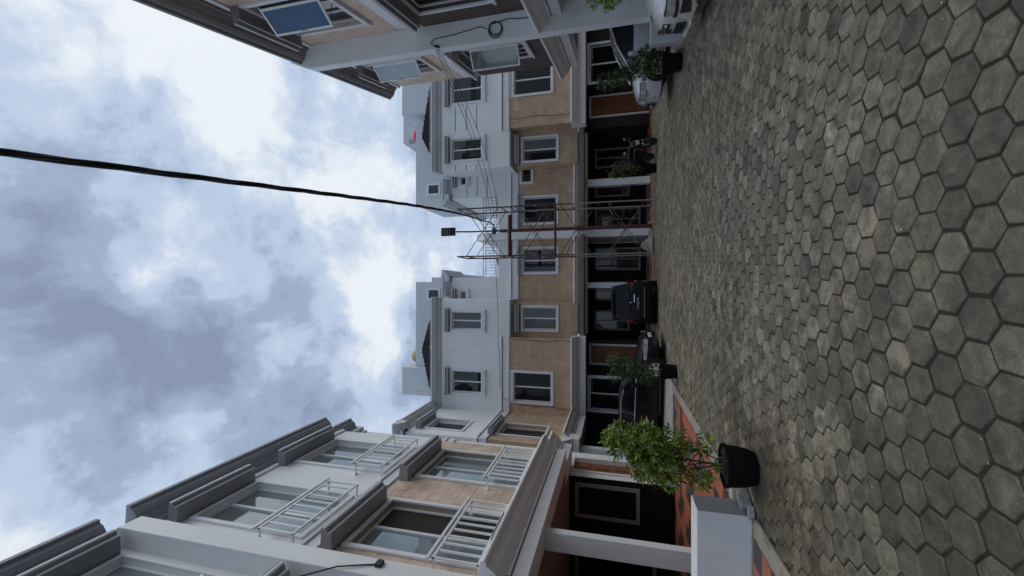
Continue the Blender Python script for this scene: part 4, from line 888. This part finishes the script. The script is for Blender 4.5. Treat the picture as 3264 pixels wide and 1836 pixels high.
# ------------------------------------------------------------------ vehicles
def car(name, label, loc, head, L, W, H, paint, prof, roof, wheel_r=.31, axles=(.82, 3.35), hood=.95, face='front', lamps=None, mirror=True, glass='carglass', plate_m='plate', text=None):
    """x runs from the nose (0) to the tail (L); y across; prof = [(x, half width factor, z bottom, z shoulder, z crown)] lower body;
    roof = [(x, z_low, z_top, half width low, half width top)] cabin"""
    t = thing(name, label, 'car', loc, head)
    hw = W / 2
    m = MB(); ring = []
    for x, k, zb, zs, zc in prof:
        w = hw * k
        sec = [(0, zb), (w * .80, zb), (w * .95, zb + .06), (w * 1.0, zb + (zs - zb) * .45), (w * .985, zs - .10), (w * .955, zs), (w * .80, zs + (zc - zs) * .75), (0, zc)]
        ring.append([(x, y, z) for y, z in sec] + [(x, -y, z) for y, z in sec[-2:0:-1]])
    n = len(ring[0]); vs = [p for r in ring for p in r]
    fs = [(i * n + k, i * n + (k + 1) % n, (i + 1) * n + (k + 1) % n, (i + 1) * n + k) for i in range(len(ring) - 1) for k in range(n)] + [tuple(range(n)), tuple(range((len(ring) - 1) * n, len(ring) * n))[::-1]]
    m.add(vs, fs); body = m.build('body', paint, t, smooth=True)
    # cabin: glass band with painted roof and pillars
    g = MB(); n2 = 8; rs = []
    for x, zl, zt, wl, wt in roof:
        rs.append([(x, wl, zl), (x, wt, zt), (x, wt * .6, zt + (.035 if zt - zl > .2 else .01)), (x, 0, zt + (.05 if zt - zl > .2 else .015)), (x, -wt * .6, zt + (.035 if zt - zl > .2 else .01)), (x, -wt, zt), (x, -wl, zl), (x, 0, zl - .02)])
    vs = [p for r in rs for p in r]
    fs = [(i * n2 + k, i * n2 + (k + 1) % n2, (i + 1) * n2 + (k + 1) % n2, (i + 1) * n2 + k) for i in range(len(rs) - 1) for k in range(n2)] + [tuple(range(n2)), tuple(range((len(rs) - 1) * n2, len(rs) * n2))[::-1]]
    g.add(vs, fs); g.build('windows', glass, t)
    rf = MB(); i0, i1 = [i for i, r in enumerate(roof) if r[2] > H - .16][0], [i for i, r in enumerate(roof) if r[2] > H - .16][-1]
    vs = []; 
    for i in range(i0, i1 + 1):
        x, zl, zt, wl, wt = roof[i]; vs += [(x, wt + .012, zt - .045), (x, wt + .01, zt + .004), (x, wt * .6, zt + .043), (x, 0, zt + .058), (x, -wt * .6, zt + .043), (x, -wt - .01, zt + .004), (x, -wt - .012, zt - .045)]
    k7 = i1 - i0 + 1
    rf.add(vs, [(i * 7 + k, i * 7 + k + 1, (i + 1) * 7 + k + 1, (i + 1) * 7 + k) for i in range(k7 - 1) for k in range(6)])
    rf.build('roof', paint, t, smooth=True)
    def at(x):
        for i in range(len(roof) - 1):
            if roof[i][0] <= x <= roof[i + 1][0]:
                f = (x - roof[i][0]) / (roof[i + 1][0] - roof[i][0]); return [roof[i][q] + (roof[i + 1][q] - roof[i][q]) * f for q in range(5)]
        return roof[-1]
    for sgn in (1, -1):
        for f0, f1, wd in [(0, i0, .05)] + ([(i1, len(roof) - 1, .05)] if i1 < len(roof) - 1 else []):
            a, b = roof[f0], roof[f1]
            MB().tube([(a[0], sgn * (a[3] if a[2] - a[1] < .2 else a[4]), a[2]), *[(roof[q][0], sgn * (roof[q][4] + .004), roof[q][2]) for q in range(min(f0, f1) + 1, max(f0, f1))], (b[0], sgn * (b[4] + .005 if b[2] - b[1] > .2 else b[3]), b[2])], .028, 6).build('pillar', paint, t)
        xm = (roof[i0][0] * .55 + roof[i1][0] * .45)
        for xx in (xm, roof[i1][0] - .15):
            q = at(xx); MB().box(lambda a, b, c: Vector((xx + a, sgn * (q[3] + (q[4] - q[3]) * c + b), q[1] + (q[2] - q[1]) * c)), -.045, .045, -.004, .008, 0, 1).build('pillar', 'dark' if paint == 'carblack' else paint, t)
    # wheels, arches
    for ax in axles:
        for sgn in (1, -1):
            y = sgn * (hw - .10)
            MB().lathe((ax, sgn * (hw - .24), wheel_r + .04), [(wheel_r + .075, 0), (wheel_r + .075, .255 * 1)], 28, Vector((0, sgn, 0))).build('wheel_arch', 'tyre', t)
            w = MB().lathe((ax, sgn * (hw - .2), wheel_r), [(wheel_r * .7, 0), (wheel_r, .02), (wheel_r, .19), (wheel_r * .93, .215), (wheel_r * .70, .21), (wheel_r * .66, .17)], 28, Vector((0, sgn, 0))).build('wheel', 'tyre', t, smooth=False)
            rim = MB(); rim.lathe((ax, sgn * (hw - .2), wheel_r), [(wheel_r * .70, .19), (wheel_r * .70, .222), (wheel_r * .62, .222), (wheel_r * .60, .18)], 28, Vector((0, sgn, 0)))
            for s in range(7):
                an = 2 * math.pi * s / 7; ca, sa = math.cos(an), math.sin(an)
                rim.box(lambda a, b, c: Vector((ax + a * ca - c * sa, sgn * (hw + b), wheel_r + a * sa + c * ca)), .03, wheel_r * .64, .0, .02, -.028, .028)
            rim.lathe((ax, sgn * (hw - .0), wheel_r), [(.06, 0), (.05, .024)], 12, Vector((0, sgn, 0))); rim.build('rim', 'alloy', w)
    def outline(y0, x1, tail_end):
        pr_ = [(L - p[0], p[1]) for p in reversed(prof)] if tail_end else [(p[0], p[1]) for p in prof]
        pts = [(pr_[0][0], y0)] if y0 < pr_[0][1] * hw else []
        for q in range(len(pr_) - 1):
            (xa, ka), (xb, kb) = pr_[q], pr_[q + 1]
            for f in (0, .34, .67):
                x, y = xa + (xb - xa) * f, (ka + (kb - ka) * f) * hw
                if y >= y0 and x <= x1: pts.append((x, y))
        return [(L - x if tail_end else x, y) for x, y in pts]
    def patch(nm, mt, y0, x1, z0, z1, tail_end=False, off=.012):
        for sgn in (1, -1):
            o_ = outline(y0, x1, tail_end)
            if len(o_) < 2: continue
            q = MB(); nn = len(o_); cxm = L / 2
            def out(i, d):
                a, b = Vector(o_[max(i - 1, 0)]), Vector(o_[min(i + 1, nn - 1)]); t_ = (b - a).normalized(); n_ = Vector((t_.y, -t_.x))
                if n_.dot(Vector((o_[i][0] - cxm, o_[i][1]))) < 0: n_ = -n_
                return Vector(o_[i]) + n_ * d
            vs = []
            for i in range(nn):
                e = .35 * (i / (nn - 1)) ** 2 * (z1 - z0)
                for d, z in ((off, z0 + e), (off, z1), (-.05, z1), (-.05, z0 + e)): p_ = out(i, d); vs.append((p_.x, sgn * p_.y, z))
            fs_ = [(i * 4 + k, i * 4 + (k + 1) % 4, (i + 1) * 4 + (k + 1) % 4, (i + 1) * 4 + k) for i in range(nn - 1) for k in range(4)] + [(0, 1, 2, 3), tuple(range(nn * 4 - 4, nn * 4))]
            q.add(vs, fs_); q.build(nm, mt, t, smooth=True)
    for fx, b in ((0, lamps),):
        if b:
            for nm, mt, bx in b:
                if len(bx) == 4:
                    if nm == 'headlight': patch('headlight_rim', 'dark', bx[0] - .03, bx[1] + .02, bx[2] - .025, bx[3] + .02, off=.006)
                    patch(nm, mt, *bx); continue
                q = MB(); (x0, x1, y0, y1, z0, z1) = bx
                for sgn in ((1, -1) if y0 > .01 else (1,)):
                    q = MB(); cx, cy, cz = (x0 + x1) / 2, sgn * (y0 + y1) / 2, (z0 + z1) / 2
                    q.box(ID, x0, x1, sgn * y0, sgn * y1, z0, z1); q.build(nm, mt, t, bevel=min(.03, (x1 - x0) * .3))
    if mirror:
        q = at(roof[0][0] + .55)
        for sgn in (1, -1): MB().box(ID, roof[0][0] + .42, roof[0][0] + .52, sgn * (hw * .93), sgn * (hw * .93 + .2), q[1] + .02, q[1] + .16).build('wing_mirror', paint if paint != 'carblack' else 'carblack', t, bevel=.03)
    for sgn in (1, -1):
        for xx in (roof[i0][0] + .75, roof[i0][0] + 1.7): MB().box(ID, xx, xx + .18, sgn * hw * .985, sgn * (hw * .985 + .03), prof[len(prof) // 2][3] - .18, prof[len(prof) // 2][3] - .14).build('door_handle', 'chrome' if paint == 'carblack' else paint, t)
    return t
def text_part(s, parent, loc, rot, size, m='ink'):
    c = bpy.data.curves.new('lettering', 'FONT'); c.body = s; c.size = size; c.align_x = 'CENTER'; c.align_y = 'CENTER'; c.extrude = .002
    tmp = bpy.data.objects.new('tmp', c); COL.objects.link(tmp); bpy.context.view_layer.update()
    me = bpy.data.meshes.new_from_object(tmp.evaluated_get(bpy.context.evaluated_depsgraph_get())); bpy.data.objects.remove(tmp)
    o = bpy.data.objects.new('lettering', me); COL.objects.link(o); o.parent = parent; o.location = loc; o.rotation_euler = rot; me.materials.clear(); me.materials.append(M[m]); return o

# black minivan, tail towards the courtyard
mpv_prof = [(0, .80, .30, .62, .66), (.06, .90, .24, .72, .80), (.5, .97, .20, .86, .96), (1.05, 1, .20, .93, 1.03), (2, 1, .20, .96, 1.0), (3.3, 1, .20, .98, 1.02), (3.95, .98, .22, 1.0, 1.04), (4.14, .95, .26, 1.0, 1.03), (4.2, .88, .32, .96, .98)]
mpv_roof = [(.85, .98, 1.0, .72, .68), (1.55, .96, 1.58, .77, .62), (1.9, .96, 1.68, .78, .62), (2.8, .97, 1.71, .78, .62), (3.7, .98, 1.69, .77, .61), (3.98, .98, 1.60, .75, .58), (4.14, .99, 1.05, .74, .70)]
tail = [('tail_lamp', 'tail', (3.98, 4.16, .66, .80, .84, 1.16)), ('tail_lamp_lens', 'lamp', (4.10, 4.19, .62, .74, .92, .98)), ('number_plate', 'plate', (4.16, 4.212, 0, .24, .68, .80)), ('rear_garnish', 'chrome', (4.15, 4.215, 0, .34, .86, .895)), ('rear_wiper', 'dark', (4.07, 4.12, 0, .3, 1.06, 1.085)), ('bumper_trim', 'dimframe', (4.18, 4.222, 0, .6, .50, .52)), ('spoiler', 'carblack', (3.92, 4.14, 0, .55, 1.66, 1.70))]
mpv = car('parked_minivan', 'black minivan seen from behind with dark registration plate, parked in the back carport', (-.56, 20.62, 0), R(-90), 4.2, 1.66, 1.75, 'carblack', mpv_prof, mpv_roof, lamps=tail, mirror=True, glass='darkcarglass')
MB().box(ID, 4.16, 4.213, -.24, .0, .68, .80).build('number_plate', 'plate', mpv)
MB().box(ID, 3.92, 4.14, -.55, 0, 1.66, 1.70).build('spoiler', 'carblack', mpv); MB().box(ID, 4.18, 4.222, -.6, 0, .50, .52).build('bumper_trim', 'dimframe', mpv)
text_part('B 1740 UDR', mpv, (4.216, 0, .745), (R(90), 0, R(90)), .075); text_part('07.26', mpv, (4.216, 0, .695), (R(90), 0, R(90)), .028)
MB().lathe((4.13, 0, .99), [(.05, 0), (.045, .03), (.02, .035)], 12, Vector((1, 0, 0))).build('badge', 'chrome', mpv)
for sgn in (1, -1): MB().tube([(1.6, sgn * .6, 1.76), (3.6, sgn * .6, 1.76)], .018, 6).build('roof_rail', 'galv', mpv)

# black sedan, nose to the courtyard
sed_prof = [(0, .62, .24, .56, .60), (.05, .80, .20, .64, .69), (.25, .93, .18, .72, .80), (.75, .99, .18, .80, .89), (1.3, 1, .18, .86, .93), (2.4, 1, .18, .90, .94), (3.4, 1, .18, .93, .98), (4.1, .97, .2, .95, 1.02), (4.35, .90, .26, .92, .98), (4.42, .80, .34, .84, .88)]
sed_roof = [(.98, .88, .92, .70, .66), (1.75, .90, 1.33, .75, .58), (2.15, .90, 1.42, .76, .57), (2.9, .92, 1.43, .76, .56), (3.5, .93, 1.34, .74, .55), (4.05, .96, 1.02, .70, .62)]
front = [('headlight', 'lamp', (.46, .62, .55, .70)), ('grille', 'chrome', (-.02, .05, .0, .34, .60, .63)), ('number_plate', 'platew', (-.05, -.01, 0, .23, .40, .51)), ('fog_recess', 'dark', (.50, .16, .26, .40)), ('intake', 'dark', (-.03, .03, .0, .40, .24, .36))]
sed = car('parked_sedan', 'black sedan with alloy wheels and bright headlight, nose out on the left', (-1.62, 14.72, .0), R(170), 4.42, 1.72, 1.47, 'carblack', sed_prof, sed_roof, wheel_r=.315, axles=(.88, 3.45), lamps=front, glass='darkcarglass')
text_part('B 17', sed, (-.054, .0, .455), (R(90), 0, R(-90)), .08, 'plate')
MB().box(ID, -.05, -.01, -.23, 0, .40, .51).build('number_plate', 'platew', sed); MB().box(ID, -.02, .05, -.34, 0, .60, .63).build('grille', 'chrome', sed)
for sgn in (1, -1): MB().tube([(1.25, sgn * .80, .925), (2.4, sgn * .80, .955), (3.6, sgn * .77, .985)], .012, 6).build('window_trim', 'chrome', sed)

for sgn in (1, -1): MB().tube([(r_[0], sgn * (r_[4] + .02), r_[2] - .02) for r_ in sed_roof[1:5]], .014, 6).build('roof_edge_glint', 'chrome', sed)  # chrome tubes added to stand in for the reflection along the roof edge
# silver hatchback and white car on the right, noses out
hat_prof = [(0, .62, .26, .60, .66), (.05, .80, .22, .70, .78), (.25, .93, .18, .82, .92), (.75, .99, .18, .92, 1.02), (1.2, 1, .18, .97, 1.06), (2.2, 1, .18, 1.0, 1.04), (3.3, 1, .18, 1.02, 1.06), (3.95, .96, .22, 1.02, 1.06), (4.1, .86, .32, .94, 1.0)]
hat_roof = [(.72, .98, 1.03, .72, .66), (1.55, .99, 1.48, .76, .60), (2.0, 1.0, 1.62, .77, .60), (2.8, 1.01, 1.66, .77, .60), (3.6, 1.02, 1.62, .76, .58), (3.95, 1.03, 1.2, .72, .64)]
hfront = [('headlight', 'lamp', (.46, .55, .60, .80)), ('indicator', 'alloy', (.50, .2, .56, .60)), ('grille', 'chrome', (-.03, .05, .0, .32, .64, .70)), ('fog_lamp', 'lamp', (.52, .10, .37, .46)), ('lower_intake', 'dark', (-.04, .03, 0, .42, .28, .42)), ('number_plate', 'plate', (-.05, -.02, 0, .22, .46, .57))]
hN = math.atan2(-NN.y, -NN.x)
p = R0 + DD * 3.0 + NN * (.02)
sil = car('parked_hatchback', 'silver hatchback with sloping windscreen parked nose out behind the dark potted shrub', (5.62, 13.12, .09), hN, 4.1, 1.66, 1.69, 'carsilver', hat_prof, hat_roof, axles=(.80, 3.25), lamps=hfront)
wh_prof = [(0, .60, .16, .52, .60), (.05, .80, .14, .58, .68), (.22, .94, .14, .68, .80), (.7, 1, .14, .84, .95), (1.15, 1, .16, .93, 1.02), (2.2, 1, .18, .98, 1.02), (3.3, 1, .18, 1.0, 1.04), (4.05, .96, .22, 1.0, 1.04), (4.2, .86, .32, .92, .96)]
wh_roof = [(1.0, .96, 1.0, .72, .66), (1.75, .98, 1.44, .76, .60), (2.1, .99, 1.54, .77, .60), (2.8, 1.0, 1.56, .77, .60), (3.6, 1.0, 1.50, .76, .58), (4.0, 1.02, 1.2, .72, .64)]
wfront = [('headlight', 'lamp', (.42, .55, .50, .64)), ('grille_strip', 'dark', (.30, .13, .44, .50)), ('grille', 'dark', (-.03, .06, .0, .44, .50, .63)), ('grille_bar', 'chrome', (-.05, .05, .0, .46, .55, .60)), ('lower_grille', 'dark', (-.04, .04, .0, .50, .22, .40)), ('number_plate', 'plate', (-.065, -.041, .0, .24, .30, .41)), ('fog_recess', 'dark', (.46, .24, .24, .41)), ('fog_lens', 'galv', (.58, .15, .29, .37)), ('bumper_lip', 'carwhite', (-.06, .06, .0, .76, .13, .185))]
whi = car('parked_car', 'white car nose at the top edge, chrome grille, under bright green leaves', tuple(R0 + DD * -2.42 + NN * .40 + Vector((0, 0, .115))), hN, 4.2, 1.74, 1.66, 'carwhite', wh_prof, wh_roof, axles=(.85, 3.3), lamps=wfront)

# motorcycle facing the courtyard
mc = thing('motorcycle', 'black motorcycle with red panel parked facing out in front of back carport', 'motorcycle', (5.62, 17.55, 0), R(-80))
def bike_wheel(x):
    w = MB().lathe((x, -.05, .29), [(.20, 0), (.28, .012), (.29, .05), (.28, .088), (.20, .1)], 24, Vector((0, 1, 0))).build('wheel', 'tyre', mc)
    MB().lathe((x, -.03, .29), [(.2, 0), (.2, .06)], 18, Vector((0, 1, 0))).build('rim', 'dark', w)
bike_wheel(.62); bike_wheel(-.62)
for s in (.08, -.08): MB().tube([(.62, s, .29), (.50, s, .70), (.42, s, .98)], .022, 8).build('fork', 'galv', mc)
MB().sweep(lambda s, w, z: Vector((w, s, z)), [(.36, .60), (.60, .56), (.66, .70), (.56, .95), (.44, 1.02), (.34, .9)], -.13, .13).build('front_cowl', 'carblack', mc, bevel=.03)
MB().box(ID, .60, .665, -.09, .09, .66, .80).build('headlight', 'lamp', mc, bevel=.02)
MB().sweep(lambda s, w, z: Vector((w, s, z)), [(-.55, .55), (.30, .42), (.42, .58), (.40, .80), (.1, .66), (-.5, .78)], -.12, .12).build('body', 'carblack', mc, bevel=.03)
MB().sweep(lambda s, w, z: Vector((w, s, z)), [(.30, .46), (.46, .48), (.52, .80), (.42, .84)], -.20, -.135).build('leg_shield', 'redplastic', mc)
MB().sweep(lambda s, w, z: Vector((w, s, z)), [(.30, .46), (.46, .48), (.52, .80), (.42, .84)], .135, .20).build('leg_shield', 'redplastic', mc)
MB().box(ID, -.75, .08, -.13, .13, .76, .84).build('seat', 'dark', mc, bevel=.03)
MB().box(ID, .45, .82, -.07, .07, .585, .60).build('mudguard', 'carblack', mc, bevel=.01); MB().box(ID, .67, .69, -.10, .10, .50, .58).build('number_plate', 'platew', mc)
MB().tube([(.40, -.36, 1.02), (.44, -.2, 1.04), (.45, 0, 1.0), (.44, .2, 1.04), (.40, .36, 1.02)], .016, 6).build('handlebar', 'dark', mc)
for s in (1, -1):
    MB().tube([(.44, s * .22, 1.03), (.42, s * .30, 1.2)], .008, 5).build('mirror_stem', 'dark', mc); MB().box(ID, .40, .43, s * .25, s * .37, 1.18, 1.27).build('mirror', 'chrome', mc, bevel=.01)
    MB().box(ID, -.85, -.70, s * .05, s * .12, .72, .80).build('indicator', 'tail', mc)
# grey sheet under the scaffold
t = MB((1.9, 18.5, 0)); t.add([(1.5, 18.4, .05), (2.2, 18.35, .05), (2.2, 18.9, .05), (1.5, 18.95, .05), (1.75, 18.55, .55), (2.1, 18.6, .30), (1.95, 18.8, .48)], [(0, 1, 5, 4), (1, 2, 6, 5), (2, 3, 6), (3, 0, 4, 6), (4, 5, 6)])
tag(t.build('cement_sheet', 'cloth'), 'crumpled grey sheet on the red tiles behind the scaffold', 'tarpaulin')
